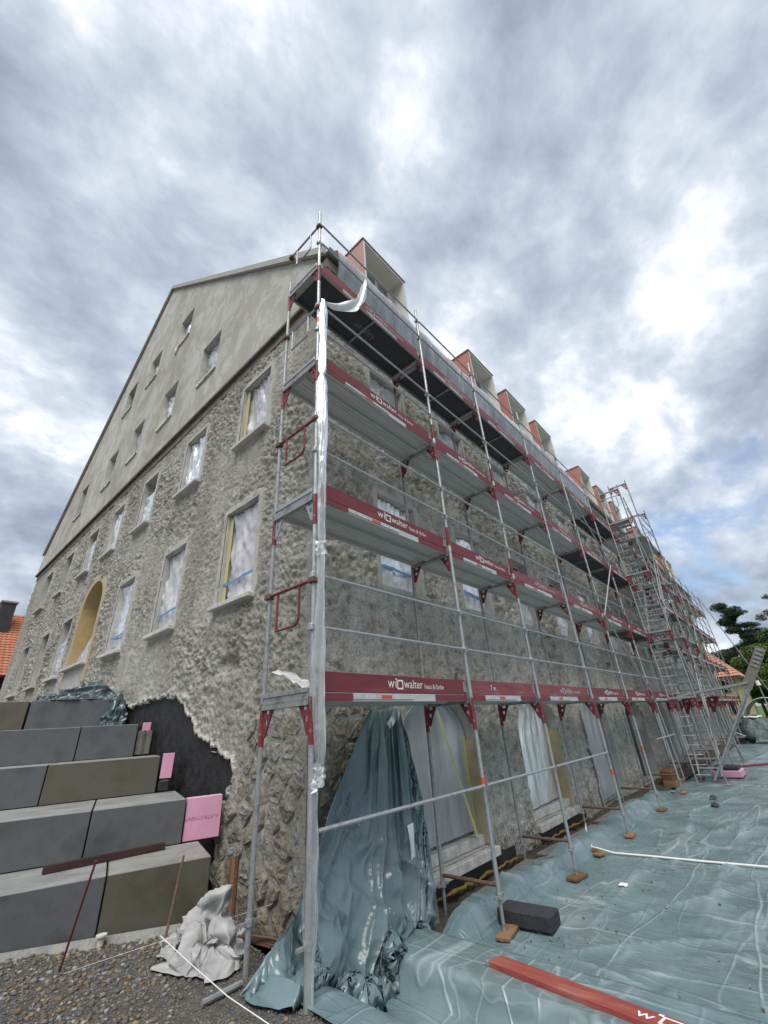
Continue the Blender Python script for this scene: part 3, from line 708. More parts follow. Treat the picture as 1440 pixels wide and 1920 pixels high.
# eaves box and gutter along the front
mb = MB(); mb.box((CX-.05, .60, 9.72), (LEN, CY+.3, 9.98)); build('eaves', mb, M['wood2'], BLD)
mb = MB(); P = []
for i in range(13):
    t = math.pi*(i/12); P.append(((CX-.1), .56-.09*math.cos(t), 10.12-.09*math.sin(t)))
mb.sheet([[p for p in P], [(LEN, p[1], p[2]) for p in P]]); build('gutter', mb, M['galv_d'], BLD, True)

# ---- windows ---------------------------------------------------------------
wr = random.Random(3)
def film_grid(u0, u1, v0, v1, seed, amp=.02, nu=15, nv=22, top=None):
    us_, vs_ = np.linspace(0, 1, nu), np.linspace(0, 1, nv); A, B = np.meshgrid(us_, vs_)
    sl_ = wr.uniform(-.9, .9)
    fold = 1-np.abs(fbm(A*6+B*sl_*3, B*1.5, seed, 4, .6))**.7*1.6
    d = amp*(1.4*fold+.7*fbm(A*3, B*4, seed+3, 3)-.35)
    return u0+(u1-u0)*A, v0+(v1-v0)*B, d
def window(face, rc, kind, seed, sill=True, depth=.22, proud=.13, plane=None):
    """face 'g' (plane x=CX, u=y) or 'f' (plane y=CY, u=x)"""
    u0, u1, z0, z1 = rc; base = (CX if face == 'g' else CY) if plane is None else plane
    pt = (lambda u, d, z: (base+d, u, z)) if face == 'g' else (lambda u, d, z: (u, base+d, z))
    r = random.Random(seed); mb = MB(); fr = .0
    f0, f1 = -.012, depth
    ring0 = [pt(u0, f0, z0), pt(u1, f0, z0), pt(u1, f0, z1), pt(u0, f0, z1)]; ring1 = [pt(u0, f1, z0), pt(u1, f1, z0), pt(u1, f1, z1), pt(u0, f1, z1)]
    mb.add(ring0+ring1, [(i, (i+1) % 4, 4+(i+1) % 4, 4+i) for i in range(4)])
    wdw = build('window', mb, M['reveal'], BLD)
    t = .06; mb = MB(); uu = (u0+u1)/2
    def bx(a, b, d0, d1, c, e):
        lo = pt(a, d0, c); hi = pt(b, d1, e); mb.box(tuple(min(p, q) for p, q in zip(lo, hi)), tuple(max(p, q) for p, q in zip(lo, hi)))
    bx(u0+.002, u0+t, f1-.06, f1, z0+.002, z1-.002); bx(u1-t, u1-.002, f1-.06, f1, z0+.002, z1-.002)
    bx(u0+t, u1-t, f1-.06, f1, z0+.002, z0+t); bx(u0+t, u1-t, f1-.06, f1, z1-t, z1-.002); bx(uu-.035, uu+.035, f1-.058, f1, z0+t, z1-t)
    build('frame', mb, M['frame'], wdw)
    for a, b in ((u0+t, uu-.035), (uu+.035, u1-t)):
        mb = MB(); bx(a, b, f1-.025, f1-.015, z0+t, z1-t); build('pane', mb, M['pane'], wdw)
    if kind:
        zt = z1-.03-(r.uniform(.1, .5) if kind == 'torn' else 0)
        U, V, D = film_grid(u0+.03, u1-.02, z0+.02, zt, seed*13+1, .055, 24, 34)
        if kind == 'torn': V = V-.18*(U-u0)/(u1-u0)*sstep(.6, 1, (V-z0)/(zt-z0))
        mb = MB(); mb.sheet([[pt(U[i, j], f1-.085-D[i, j]-.02, V[i, j]) for j in range(U.shape[1])] for i in range(U.shape[0])])
        build('plastic_sheet', mb, M['film'], wdw, True)
        if kind in ('tape', 'both'):
            mb = MB(); zb = z0+.36
            mb.sheet([[pt(u0+.02+(u1-u0-.04)*i/8, f1-.165-.02*abs(math.sin(i*1.7)), zb+h_+.03*math.sin(i*.8)*0.6) for i in range(9)] for h_ in (-.025, .025)])
            build('blue_tape', mb, M['bluetape'], wdw, True)
        if kind in ('yellow', 'both'):
            mb = MB(); ey = u1 if face == 'g' else u0; sgn = -1 if face == 'g' else 1
            a, b = sorted((ey+sgn*.02, ey+sgn*.11)); mb.sheet([[pt(a, f1-.165, z), pt(b, f1-.175, z)] for z in np.linspace(z0+.05, z1-.06, 8)])
            build('yellow_tape', mb, M['yellowtape'], wdw, True)
    if sill:
        mb = MB(); lo = pt(u0-.09, -proud, z0-.085); hi = pt(u1+.09, f1-.1, z0-.012)
        tl = r.uniform(-.02, .02)
        mb.box(tuple(min(p, q) for p, q in zip(lo, hi)), tuple(max(p, q) for p, q in zip(lo, hi)), .008)
        mb.v = [(p[0], p[1], p[2]+tl*((p[1] if face == 'g' else p[0])-uu)+r.uniform(-.004, .004)) for p in mb.v]
        build('sill', mb, M['sill'], wdw)
    return wdw
kA = ['yellow', 'plain', 'torn', 'plain', 'torn', None, None]
for i, (a, b) in enumerate(GA): window('g', (a, b, 6.98, 8.45), kA[i], 10+i)
kB = ['both', 'tape', 'tape', None, 'torn', None, None]
for i, q in enumerate(GB):
    if q: window('g', (q[0], q[1], 3.88, 5.53), kB[i], 20+i)
for i, h in enumerate(gtop):
    w_ = window('g', h, ['plain', 'plain', 'plain', 'plain', None, 'plain', 'plain', 'torn'][i], 30+i, False, .30, plane=XG)
    r = random.Random(60+i); mb = MB(); n = 16 # foam squeezed out under the opening
    dr = [.02, .10, .03, .02, .02, .26, .05, .04][i]
    top = [(XG-.035-.02*r.random(), h[0]+(h[1]-h[0])*k/n, h[2]+.01) for k in range(n+1)]
    bot = [(XG-.03-.03*r.random(), h[0]+(h[1]-h[0])*k/n, h[2]-.05-dr*r.random()*sstep(0, 1, np.array(k/n))) for k in range(n+1)]
    bk = [(XG+.004, p[1], p[2]) for p in bot]; tk = [(XG+.1, p[1], p[2]) for p in top]
    mb.sheet([tk, top, bot, bk]); build('foam_bead' if i in (1, 2, 5) else 'sill', mb, M['whitefoam'] if i in (1, 2, 5) else M['sill'], w_, True)
kF = ['plain', 'plain', 'torn', 'plain', 'torn', 'plain']
for i, h in enumerate(FW):
    if h[0] < 26: window('f', h, ('tape' if i in (0, 2) else kF[(i*5+2) % 6]) if h[0] < 20 else 'plain', 50+i, h[2] < 5, .24, .1)
    else:
        mb = MB(); mb.box((h[0], CY+.2, h[2]), (h[1], CY+.24, h[3])); build('window', mb, M['film'], BLD)

# ---- arched gable door ------------------------------------------------------
def arch_pts(u0, u1, z0, sp, ri, n=18):
    c, h = (u0+u1)/2, (u1-u0)/2
    return [(u0, z0), (u0, sp)]+[(c-h*math.cos(math.pi*k/n), sp+ri*math.sin(math.pi*k/n)) for k in range(1, n)]+[(u1, sp), (u1, z0)]
y0, y1, z0, sp, ri = DOOR
inn = arch_pts(y0+.02, y1-.02, z0, sp, ri-.02); out = arch_pts(y0-.17, y1+.17, z0, sp, ri+.17); inr = arch_pts(y0+.03, y1-.03, z0, sp, ri-.03)
mb = MB(); n = len(inn)
mb.add([(CX-.035, a, b) for a, b in out]+[(CX-.035, a, b) for a, b in inn], [(i, i+1, n+i+1, n+i) for i in range(n-1)])
mb.add([(CX-.035, a, b) for a, b in out]+[(CX+.06, a, b) for a, b in out], [(i, i+1, n+i+1, n+i) for i in range(n-1)])
DR = build('arched_doorway', mb, M['ochre2'], BLD)
mb = MB(); mb.add([(CX-.035, a, b) for a, b in inn]+[(CX+.55, a, b) for a, b in inn], [(i, i+1, n+i+1, n+i) for i in range(n-1)]); build('arch_lining', mb, M['ochre'], DR)
mb = MB(); mb.box((CX+.42, y0, z0), (CX+.5, y1, sp+ri)); build('door_panel', mb, M['ochre2'], DR)
mb = MB(); mb.box((CX+.36, (y0+y1)/2-.05, z0+.5), (CX+.418, (y0+y1)/2+.05, sp+ri)); mb.box((CX+.36, y0+.05, z0+.5), (CX+.418, y0+.14, sp+.3)); build('door_post', mb, M['frame'], DR)
mb = MB(); mb.box((CX-.16, y0-.05, 3.86), (CX+.3, y1+.05, 3.93), .01); build('threshold', mb, M['sill'], DR)
mb = MB(); mb.box((CX-.03, y0, z0-.6), (CX+.05, y1, 3.86)); build('door_base', mb, M['reveal'], DR)
P = []
for i in range(14):
    t = i/13; hgt = 3.94+1.75*(1-t)**1.15
    P.append([(CX+.05+.3*(1-t)+.02*math.sin(j*2.1+i), y0+.05+(y1-y0-.1)*t, 3.935+(hgt-3.935)*j/8) for j in range(9)])
mb = MB(); mb.sheet(P); build('plastic_sheet', mb, M['film'], DR, True)

# ---- arched openings of the ground floor ------------------------------------
for i, a in enumerate(ARCH):
    u0, u1, z0, sp, ri = a; dp = .34
    pts = arch_pts(u0, u1, z0, sp, ri); n = len(pts); mb = MB()
    mb.add([(p[0], CY-.01, p[1]) for p in pts]+[(p[0], CY+dp, p[1]) for p in pts], [(k, (k+1) % n, n+(k+1) % n, n+k) for k in range(n)])
    AR = build('arched_opening', mb, M['reveal'], BLD)
    ins = arch_pts(u0+.03, u1-.03, z0+.03, sp, ri-.03); i2 = arch_pts(u0+.13, u1-.13, z0+.13, sp, ri-.13)
    mb = MB(); V_ = [(p[0], CY+dp-.08, p[1]) for p in ins]+[(p[0], CY+dp-.08, p[1]) for p in i2]+[(p[0], CY+dp-.01, p[1]) for p in ins]+[(p[0], CY+dp-.01, p[1]) for p in i2]
    F_ = [(k, (k+1) % n, n+(k+1) % n, n+k) for k in range(n)]+[(n+k, n+(k+1) % n, 3*n+(k+1) % n, 3*n+k) for k in range(n)]
    mb.add(V_, F_); um = (u0+u1)/2
    mb.box((um-.05, CY+dp-.1, z0+.1), (um+.05, CY+dp-.02, sp+ri-.1))
    build('frame', mb, M['dirtywhite'], AR)
    mb = MB(); mb.poly([Vector((p[0], CY+dp+.002, p[1])) for p in pts], (0, .02, 0)); build('pane', mb, M['pane'], AR)
    if i != 3:
        # draped film, gathered at the crown
        nu, nv = 30, 30; A, B = np.meshgrid(np.linspace(0, 1, nu), np.linspace(0, 1, nv)); c = um; h = (u1-u0)/2-.03
        zt = sp+ri-.05; Zv = z0+.16+(zt-z0-.16)*B
        hw = np.where(Zv < sp, h, h*np.sqrt(np.clip(1-((Zv-sp)/ri)**2, .0, 1)))
        gath = .35+.65*sstep(1.0, .45, B); fold = np.abs(np.sin(A*17+2*fbm(A*3, B*2, 300+i)))*.5+fbm(A*9, B*2, 301+i, 3)*.6
        D = (.05*fold)*(.4+.6*B)+.03*fbm(A*2, B*3, 302+i)
        Xf = c+(A*2-1)*hw*1.0-(.10*A if i else 0)
        yf_ = CY+dp-.13 if i == 0 else CY+.09
        mb = MB(); mb.sheet([[(Xf[p, q_], yf_-D[p, q_]+(.12*A[p, q_] if i else 0), Zv[p, q_]) for q_ in range(nu)] for p in range(nv)])
        build('plastic_sheet', mb, M['film_mid'] if i else M['film_clear'], AR, True)
    if i < 2:
        mb = MB(); mb.box((u0-.02, CY-.12, z0-.11), (u1+.04, CY+dp-.1, z0+.002), .008); mb.v = [(p[0], p[1], p[2]+.012*math.sin(p[0]*9+p[1]*5)) for p in mb.v]
        build('sill', mb, M['dirtywhite'], AR)
        mb = MB(); mb.box((u0-.0, CY-.03, z0-.14), (u1+.3, CY+.3, z0-.112), 0); build('sill_underlay', mb, M['bitumen'], AR)
        mb = MB(); mb.box((u0+.06, CY+.06, z0+.004), (u1-.06, CY+.2, z0+.13), .01); build('bottom_rail', mb, M['dirtywhite'], AR)
        # insulation board lining the right jamb, edge tape
        mb = MB(); mb.box((u1-.055, CY+.0, z0+.01), (u1-.003, CY+dp-.1, sp+.02)); build('jamb_board', mb, M['ochre2'], AR)
        mb = MB(); mb.box((u1-.10, CY+dp-.16, z0+.05), (u1-.057, CY+dp-.11, sp+.1)); build('edge_tape', mb, M['yellowtape'], AR)
        mb = MB(); p0, p1 = (um+.05, CY+.06, sp+.45), (u1-.28, CY+.03, z0+.12)
        d = Vector((.028, 0, .0)); mb.add([Vector(p0)-d, Vector(p0)+d, Vector(p1)+d, Vector(p1)-d], [(0, 1, 2, 3)])
        if i == 0: build('yellow_tape', mb, M['yellowtape'], AR)
    if i in (2, 3):
        nu, nv = 12, 20; A, B = np.meshgrid(np.linspace(0, 1, nu), np.linspace(0, 1, nv))
        D = .06*np.abs(fbm(A*4, B*3, 320+i, 3)); wv = .06*fbm(B*4, B*0+2, 322+i)
        mb = MB(); mb.sheet([[(u0-.18+.72*A[p, q_]*(1-.35*B[p, q_])+wv[p, q_], CY-.03-D[p, q_]+.2*A[p, q_], .15+1.95*B[p, q_]) for q_ in range(nu)] for p in range(nv)])
        build('plastic_sheet', mb, M['film_clear'], AR, True)
# foam beads, and black strips painted in as the dark gaps below the sills
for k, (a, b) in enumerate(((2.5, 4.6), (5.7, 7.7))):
    r = random.Random(80+k); mb = MB(); pts = [(a+(b-a)*j/24, CY-.10-.05*r.random(), .155+.03*r.random()) for j in range(25)]
    mb.path(pts, [.010+.016*r.random() for _ in pts], 6); build('foam_bead', mb, M['foam'], BLD, True)
    mb = MB(); mb.box((a-.05, CY-.055, .08), (b+.1, CY-.035, .285)); build('gap_strip', mb, M['bitumen'], BLD)

# ---- dormers ----------------------------------------------------------------
def dormer(x0, yf, zt, wd=1.62, pale=False):
    zb = RZ-SL*(RY-yf); yb = RY-(RZ-(zt-.06))/SL+.1; x1 = x0+wd; t = .055
    col = M['pinkpale'] if pale else M['pink']
    mb = MB()
    mb.poly([(x0, yf, zb-.3), (x0, yb, zt-.06), (x0, yf, zt-.02)], (t, 0, 0))
    D = build('dormer', mb, col, BLD)
    mb = MB(); mb.poly([(x1-t, yf, zb-.3), (x1-t, yb, zt-.06), (x1-t, yf, zt-.02)], (t, 0, 0)); build('cheek', mb, col, D)
    mb = MB(); mb.poly([(x0-.025, yf-.03, zt-.02), (x0-.025, yb, zt-.06), (x0-.025, yb, zt-.025), (x0-.025, yf-.03, zt+.02)], (wd+.05, 0, 0)); build('roof_cap', mb, M['capmetal'], D)
    dp = .42; mb = MB()
    a = t+.004; ring = [(x0+a, zb-.3), (x1-a, zb-.3), (x1-a, zt-.09), (x0+a, zt-.09)]; ro_ = [(x0-.004, zb-.3), (x1+.004, zb-.3), (x1+.004, zt-.022), (x0-.004, zt-.022)]
    mb.add([(p[0], yf-.006, p[1]) for p in ro_]+[(p[0], yf-.006, p[1]) for p in ring], [(1, 2, 6, 5), (2, 3, 7, 6), (3, 0, 4, 7)])
    mb.add([(p[0], yf-.006, p[1]) for p in ring]+[(p[0], yf+dp, p[1]) for p in ring], [(1, 2, 6, 5), (2, 3, 7, 6), (3, 0, 4, 7)])
    build('reveal', mb, M['creamw'], D)
    mb = MB(); mb.box((x0+a, yf+dp-.02, zb-.3), (x0+a+.3, yf+dp, zt-.09)); mb.box((x1-a-.22, yf+dp-.02, zb-.3), (x1-a, yf+dp, zt-.09)); mb.box((x0+a+.3, yf+dp-.02, zt-.3), (x1-a-.22, yf+dp, zt-.09)); build('front_panel', mb, M['creamw'], D)
    wa, wb, wc = x0+a+.3, x1-a-.22, zt-.3; wm = (wa+wb)/2; mb = MB()
    for q0, q1 in ((wa, wa+.06), (wm-.05, wm+.05), (wb-.06, wb)): mb.box((q0, yf+dp-.05, zb-.2), (q1, yf+dp+.01, wc))
    for q in (wc-.07, wc-.42): mb.box((wa+.06, yf+dp-.045, q), (wm-.05, yf+dp+.01, q+.055)); mb.box((wm+.05, yf+dp-.045, q), (wb-.06, yf+dp+.01, q+.055))
    build('window_frame', mb, M['frame'], D)
    for q0, q1 in ((wa+.06, wm-.05), (wm+.05, wb-.06)):
        mb = MB(); mb.box((q0, yf+dp-.012, zb-.2), (q1, yf+dp, wc-.02)); build('pane', mb, M['paned'], D)
M['paned'] = pmat('dormer_glass', (.22, .25, .27), rough=.05, spec=.8)
for k, x in enumerate([2.14, 7.06, 9.67, 12.21, 17.2, 19.95, 22.6, 27.8, 30.4, 35.4, 37.9]): dormer(x, CY, 12.9, pale=(k == 0))
dormer(1.88, 4.0, 15.2, pale=True)
# rolled film over the eaves
for (xa, xb, sd_, cv) in ((.85, 5.2, 400, 'film_eaves'), (5.2, 14.8, 401, 'film_eaves')):
    nx = int((xb-xa)/.07); prof = [(.98, 10.40), (.80, 10.47), (.62, 10.44), (.50, 10.33), (.45, 10.18), (.44, 9.95), (.47, 9.70), (.53, 9.45)]
    P = []
    for i in range(nx+1):
        x = xa+(xb-xa)*i/nx
        P.append([(x+.02*math.sin(i*.7+k), p[0]+.05*float(fbm(np.array(x*2.5), np.array(k*.55), sd_, 3)), p[1]+.07*float(fbm(np.array(x*2.0), np.array(k*.5+9), sd_, 3))) for k, p in enumerate(prof)])
    mb = MB(); mb.sheet(P); build('eaves_film', mb, M[cv], BLD, True)
# ================================================================= SCAFFOLD
PX = [0, 2.57, 4.64, 7.21, 9.78, 12.35, 15.42, 17.99, 20.56, 23.13, 25.70, 28.27, 30.84, 33.41, 35.98, 38.55]
LZ = [2.30, 4.30, 6.30, 8.30]; IY = .73
SC = thing('facade_scaffold', 'steel frame scaffold with red toe boards along the long front wall', 'scaffold', (0, 0, 0))
def share(mb, mat, smooth=False):
    o = build('tmp', mb, mat, None, smooth); me = o.data; bpy.data.objects.remove(o); return me
def txt(body, size):
    cu = bpy.data.curves.new('t', 'FONT'); cu.body = body; cu.size = size; cu.resolution_u = 2
    o = bpy.data.objects.new('t', cu); COL.objects.link(o); bpy.context.view_layer.update()
    me = bpy.data.meshes.new_from_object(o.evaluated_get(bpy.context.evaluated_depsgraph_get()))
    v = [tuple(q.co) for q in me.vertices]; f = [tuple(p.vertices) for p in me.polygons]
    bpy.data.objects.remove(o); bpy.data.curves.remove(cu); bpy.data.meshes.remove(me); return v, f
def gusset_mb():
    out = [(.022, -.055), (.175, -.055), (.175, -.10), (.12, -.20), (.06, -.33), (.022, -.33)]
    h1 = [(.06, -.09), (.06, -.135), (.115, -.135), (.115, -.09)]; h2 = [(.05, -.18), (.05, -.225), (.09, -.225), (.09, -.18)]
    loops = [[Vector((0, a, b)) for a, b in l] for l in (out, h1, h2)]; flat = [v for l in loops for v in l]; n = len(flat)
    tri = tessellate_polygon(loops); mb = MB(); t = Vector((.007, 0, 0))
    mb.add([v-t for v in flat]+[v+t for v in flat], [tuple(q) for q in tri]+[tuple(i+n for i in q) for q in tri])
    k = 0
    for l in loops:
        m = len(l); mb.f += [(k+i, k+(i+1) % m, n+k+(i+1) % m, n+k+i) for i in range(m)]; mb.mi += [0]*m; k += m
    return mb
ME = {}
mb = MB(); mb.tube((0,0,.34), (0,0,9.72), .0242, 10)
for z in LZ: mb.tube((0,0,z-.04), (0,0,z+.05), .029, 10)
for z in [l+q for l in LZ for q in (.55, 1.05)]: mb.box((-.045, -.03, z-.035), (.045, .032, z+.035), .01)
ME['outer'] = share(mb, M['galv'], False)
mb = MB(); mb.tube((0,0,.34), (0,0,8.62), .0242, 10)
for z in LZ: mb.tube((0,0,z-.04), (0,0,z+.05), .029, 10)
ME['inner'] = share(mb, M['galv_d'])
mb = MB(); mb.tube((0,0,.03), (0,0,.5), .018, 8); mb.box((-.075,-.075,.02), (.075,.075,.03)); mb.tube((0,0,.33), (0,0,.375), .036, 8); mb.box((-.10,-.012,.34), (.10,.012,.36)); ME['jack'] = share(mb, M['galv_d'])
mb = MB(); mb.tube((0,0,-.40), (0,0,-.03), .0256, 10, cap=False); ME['sleeve'] = share(mb, M['red_worn'])
mb = MB(); mb.tube((0,0,0), (0,0,.30), .0256, 10, cap=False); ME['sleeve2'] = share(mb, M['red_worn'])
ME['gusR'] = share(gusset_mb(), M['red']); ME['gusG'] = share(gusset_mb(), M['galv'])
mb = MB(); mb.box((-.024, .02, -.055), (.024, IY-.02, -.047)); mb.box((-.026, .02, -.055), (-.020, IY-.02, -.0)); mb.box((.020, .02, -.055), (.026, IY-.02, -.0)); mb.box((-.03, .02, -.10), (.03, IY-.02, -.058)); ME['transom'] = share(mb, M['galv_d'])
mb = MB(); mb.tube((0, 0, .42), (0, IY, .42), .02, 8); ME['basebar'] = share(mb, M['rust'])
mb = MB(); mb.tube((0,0,0), (0,0,.09), .0263, 10, cap=False); ME['sticker'] = share(mb, M['orange'])
sr = random.Random(11)
for i, x in enumerate(PX):
    for y, key in ((0, 'outer'), (IY, 'inner')):
        z0 = float(ground_h(x, y)) if i == 0 else 0.0
        s = link('standard', ME[key], SC, (x, y, 0))
        if not (i == 0): link('base_jack', ME['jack'], s, (0, 0, -.02))
        else: link('base_jack', ME['jack'], s, (0, 0, z0-.06))
        for k, z in enumerate(LZ):
            if (k == 0) or (i == 0) or sr.random() < .45: link('red_sleeve', ME['sleeve'], s, (0, 0, z))
            if key == 'outer' and sr.random() < .22: link('red_sleeve', ME['sleeve2'], s, (0, 0, z+.06))
        if key == 'outer':
            for z in (1.12, 5.1, 7.0):
                if sr.random() < .3: link('sticker', ME['sticker'], s, (0, 0, z+sr.uniform(-.2, .2)))
    for k, z in enumerate(LZ):
        t = link('transom', ME['transom'], SC, (x, 0, z))
        red = not (k == 1 and i == 0)
        link('gusset_plate', ME['gusR' if red else 'gusG'], t, (0, 0, 0))
        g = link('gusset_plate', ME['gusR' if red else 'gusG'], t, (0, IY, 0)); g.scale = (1, -1, 1)
    if i: link('base_rail', ME['basebar'], SC, (x, 0, 0))
# planks, toe boards and rails, bay by bay
def plank(L):
    prof = [(0, 0), (.32, 0), (.32, -.075), (.285, -.075), (.285, -.02), (.235, -.02), (.225, -.03), (.18, -.03), (.17, -.02), (.15, -.02), (.14, -.03), (.095, -.03), (.085, -.02), (.035, -.02), (.035, -.075), (0, -.075)]
    return MB().poly([(.05, a, b) for a, b in prof], (L-.1, 0, 0))
def plyd(L):
    mb = MB(); mb.box((.05, .03, -.02), (L-.05, .67, 0)); return mb
def plyf(L):
    mb = MB(); mb.box((.05, 0, -.085), (L-.05, .028, .003)); mb.box((.05, .672, -.085), (L-.05, .70, .003))
    for t in (.05, L/2-.02, L-.09): mb.box((t, .03, -.05), (t+.04, .67, -.022))
    return mb
def lettering(L):
    s = .115; mb = MB(); v, f = txt('w', s*1.25); x = 0
    def put(v, f, dx, dy):
        mb.add([(p[0]+dx, -.0155, p[1]+dy) for p in v], f)
        return max(p[0] for p in v)+dx
    c = L*.40; e = put(v, f, c, .055)
    v, f = txt('i', s*1.25); e = put(v, f, e+.008, .055)
    q0, q1, zb, zt, t = e+.012, e+.115, .04, .135, .016
    for (a, b, c0, c1) in ((q0, q1, zb, zb+t), (q0, q1, zt-t, zt), (q0, q0+t, zb+t, zt-t), (q1-t, q1, zb+t, zt-t), (q0-.02, q0, zt-.004, zt+.014)):
        mb.add([(a, -.0155, c0), (b, -.0155, c0), (b, -.0155, c1), (a, -.0155, c1)], [(0, 1, 2, 3)])
    v, f = txt('walter', s*1.12); e = put(v, f, q1+.015, .055)
    v, f = txt('haus & farbe', s*.66); put(v, f, e+.03, .055)
    return mb
for k in list(set(round(b-a, 2) for a, b in zip(PX, PX[1:]))):
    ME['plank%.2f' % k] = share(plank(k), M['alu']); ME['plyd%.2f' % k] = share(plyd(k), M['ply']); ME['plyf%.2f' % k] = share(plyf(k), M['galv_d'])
    ME['toe%.2f' % k] = share(MB().box((.035, -.014, 0), (k-.035, .014, .175), .004), M['red'])
    ME['tof%.2f' % k] = share(MB().box((.035, -.014, 0), (k-.035, .014, .175), .004), M['red_faded_hazed'])
    ME['let%.2f' % k] = share(lettering(k), M['white']); ME['lef%.2f' % k] = share(lettering(k), M['label'])
    ME['rail%.2f' % k] = share(MB().tube((.03, 0, 0), (k-.03, 0, 0), .0168, 8), M['galv'])
    ME['edge%.2f' % k] = share(MB().box((.05, -.004, -.072), (k*.2, .0, -.004)), M['red']); ME['edgf%.2f' % k] = share(MB().box((k*.72, -.004, -.072), (k-.05, .0, -.004)), M['red'])
    mb = MB(); mb.box((k*.2+.01, -.0045, -.055), (k*.2+.92, .0, -.012)); ME['lab%.2f' % k] = share(mb, M['label'])
    mb = MB(); mb.box((k*.2+.40, -.0065, -.05), (k*.2+.56, -.0046, -.017)); ME['olab%.2f' % k] = share(mb, M['orange'])
    ME['clip%.2f' % k] = share(MB().box((.04, -.02, .03), (.10, -.0145, .15), .002), M['galv_d'])
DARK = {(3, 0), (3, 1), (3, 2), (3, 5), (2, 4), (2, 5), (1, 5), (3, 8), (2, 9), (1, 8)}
for i in range(len(PX)-1):
    L = round(PX[i+1]-PX[i], 2); x = PX[i]; q = '%.2f' % L
    for k, z in enumerate(LZ):
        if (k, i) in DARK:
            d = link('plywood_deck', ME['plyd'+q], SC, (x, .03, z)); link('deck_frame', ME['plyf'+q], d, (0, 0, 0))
        else:
            for y in (.035, .375): d = link('deck_plank', ME['plank'+q], SC, (x, y, z))
        if i < 8:
            link('painted_edge', ME['edge'+q], d, (0, .0305-(d.location.y), 0)); link('painted_edge', ME['edgf'+q], d, (0, .0305-(d.location.y), 0))
            lb = link('label_strip', ME['lab'+q], d, (0, .030-(d.location.y), 0)); 
            link('label_strip', ME['olab'+q], d, (0, .030-(d.location.y), 0))
        fd = (k*7+i*3) % 5 in (1, 3) or k == 3  # top level always gets the paler red, painted-in haze
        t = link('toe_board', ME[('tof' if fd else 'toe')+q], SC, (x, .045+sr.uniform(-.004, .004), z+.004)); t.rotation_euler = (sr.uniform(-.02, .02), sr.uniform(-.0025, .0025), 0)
        if i < 9 and not (k == 0 and i == 1): link('lettering', ME[('lef' if fd else 'let')+q], t, (0, 0, 0))
        if i < 9:
            link('end_clip', ME['clip'+q], t, (0, 0, 0)); link('end_clip', ME['clip'+q], t, (L-.14, 0, 0))
        for h in (.55, 1.05): link('guard_rail', ME['rail'+q], SC, (x, -.03, z+h))
    if i < 3: link('guard_rail', ME['rail'+q], SC, (x, -.03, 1.32))
# worn lettering on one board
mb = MB(); v, f = txt('. 7 w .', .10); mb.add([(PX[1]+.55+p[0], .0295, LZ[0]+.06+p[1]) for p in v], f); build('worn_lettering', mb, M['white'], SC)
v, f = txt('Layher', .17); mb = MB(); mb.add([(1.55-p[0], .30+p[1], LZ[3]-.0215) for p in v], f); build('lettering', mb, M['plytext'], SC)
# end guards
for k, z in enumerate(LZ):
    col = 'red' if k == 0 else ('red_worn' if k == 1 else 'galv'); mb = MB(); zr = z+1.0
    mb.tube((-.02, -.04, zr), (-.02, IY+.05, zr), .0168, 8)
    pts = [(-.02, .20, zr-.01), (-.02, .20, zr-.33), (-.02, .22, zr-.37), (-.02, .26, zr-.39), (-.02, .56, zr-.39), (-.02, .56, zr-.01)]
    mb.path(pts, .0135, 8)
    g = build('end_guard', mb, M[col], SC)
    for y in (0, IY): build('clamp', MB().box((-.05, y-.045, zr-.03), (.03, y+.045, zr+.03), .01), M['rust'], g)
    mb = MB(); mb.box((-.035, .03, z+.0), (-.015, IY-.03, z+.05 if k else z+.04), .003); build('end_toe_board', mb, M['galv' if k else 'galv_d'], SC)
# braces
for a, b in (((9.78, 8.3), (12.35, 6.3)), ((12.35, 6.3), (9.78, 4.3)), ((9.78, 4.3), (12.35, 2.3)), ((12.35, 2.25), (12.75, .3)), ((25.7, 8.3), (28.27, 6.3)), ((28.27, 6.3), (25.7, 4.3)), ((25.7, 4.3), (28.27, 2.3)), ((36, 4.3), (38.55, 2.3))):
    mb = MB(); mb.tube((a[0], -.055, a[1]), (b[0], -.055, b[1]), .02, 8); build('diagonal_brace', mb, M['galv'], SC)
mb = MB(); mb.tube((11.2, -.05, 1.32), (13.4, -.05, 1.32), .02, 8); build('guard_rail', mb, M['galv'], SC)
# far end raking tube
mb = MB(); mb.tube((40.4, -2.4, 0), (38.6, -.04, 9.6), .03, 8); build('raking_tube', mb, M['galv'], SC)
# tube stack that doubles the first outer standard (film-wrapped)
# film wrapped on the first standard
nz_ = 190; P = []; nj = 22
for i in range(nz_+1):
    z = .36+(7.47-.36)*i/nz_
    t = np.array(z)
    if z > 1.75: w_ = .052+.022*float(fbm(t*.9, t*0, 500)); off = .046
    else: w_ = .036+.024*float(fbm(t*2, t*0, 501)); off = -.004
    for tie, dz in ((1.72, .10), (6.0, .05), (3.65, .05), (7.45, .12)): w_ *= 1-.5*math.exp(-((z-tie)/dz)**2)
    row = []
    for j in range(nj+1):
        a = math.pi*(-1.25+1.5*j/nj)+.9*math.sin(z*1.15); wob = 1+.55*float(fbm(np.array(j*.8), t*1.1, 502, 3))+.25*float(fbm(np.array(j*1.9), t*5, 504, 2))
        row.append((off*.75+.016*float(fbm(t*1.5, t*0, 503))+w_*math.cos(a)*wob*.78-w_*.15*math.sin(a), -off*.62-.03+w_*math.sin(a)*wob*.40-w_*.3*math.cos(a), z))
    P.append(row)
mb = MB(); mb.sheet(P); o = build('post_film', mb, M['film_loose'], None, True); tag(o, 'milky plastic film hanging down the corner post of the scaffold', 'plastic film')
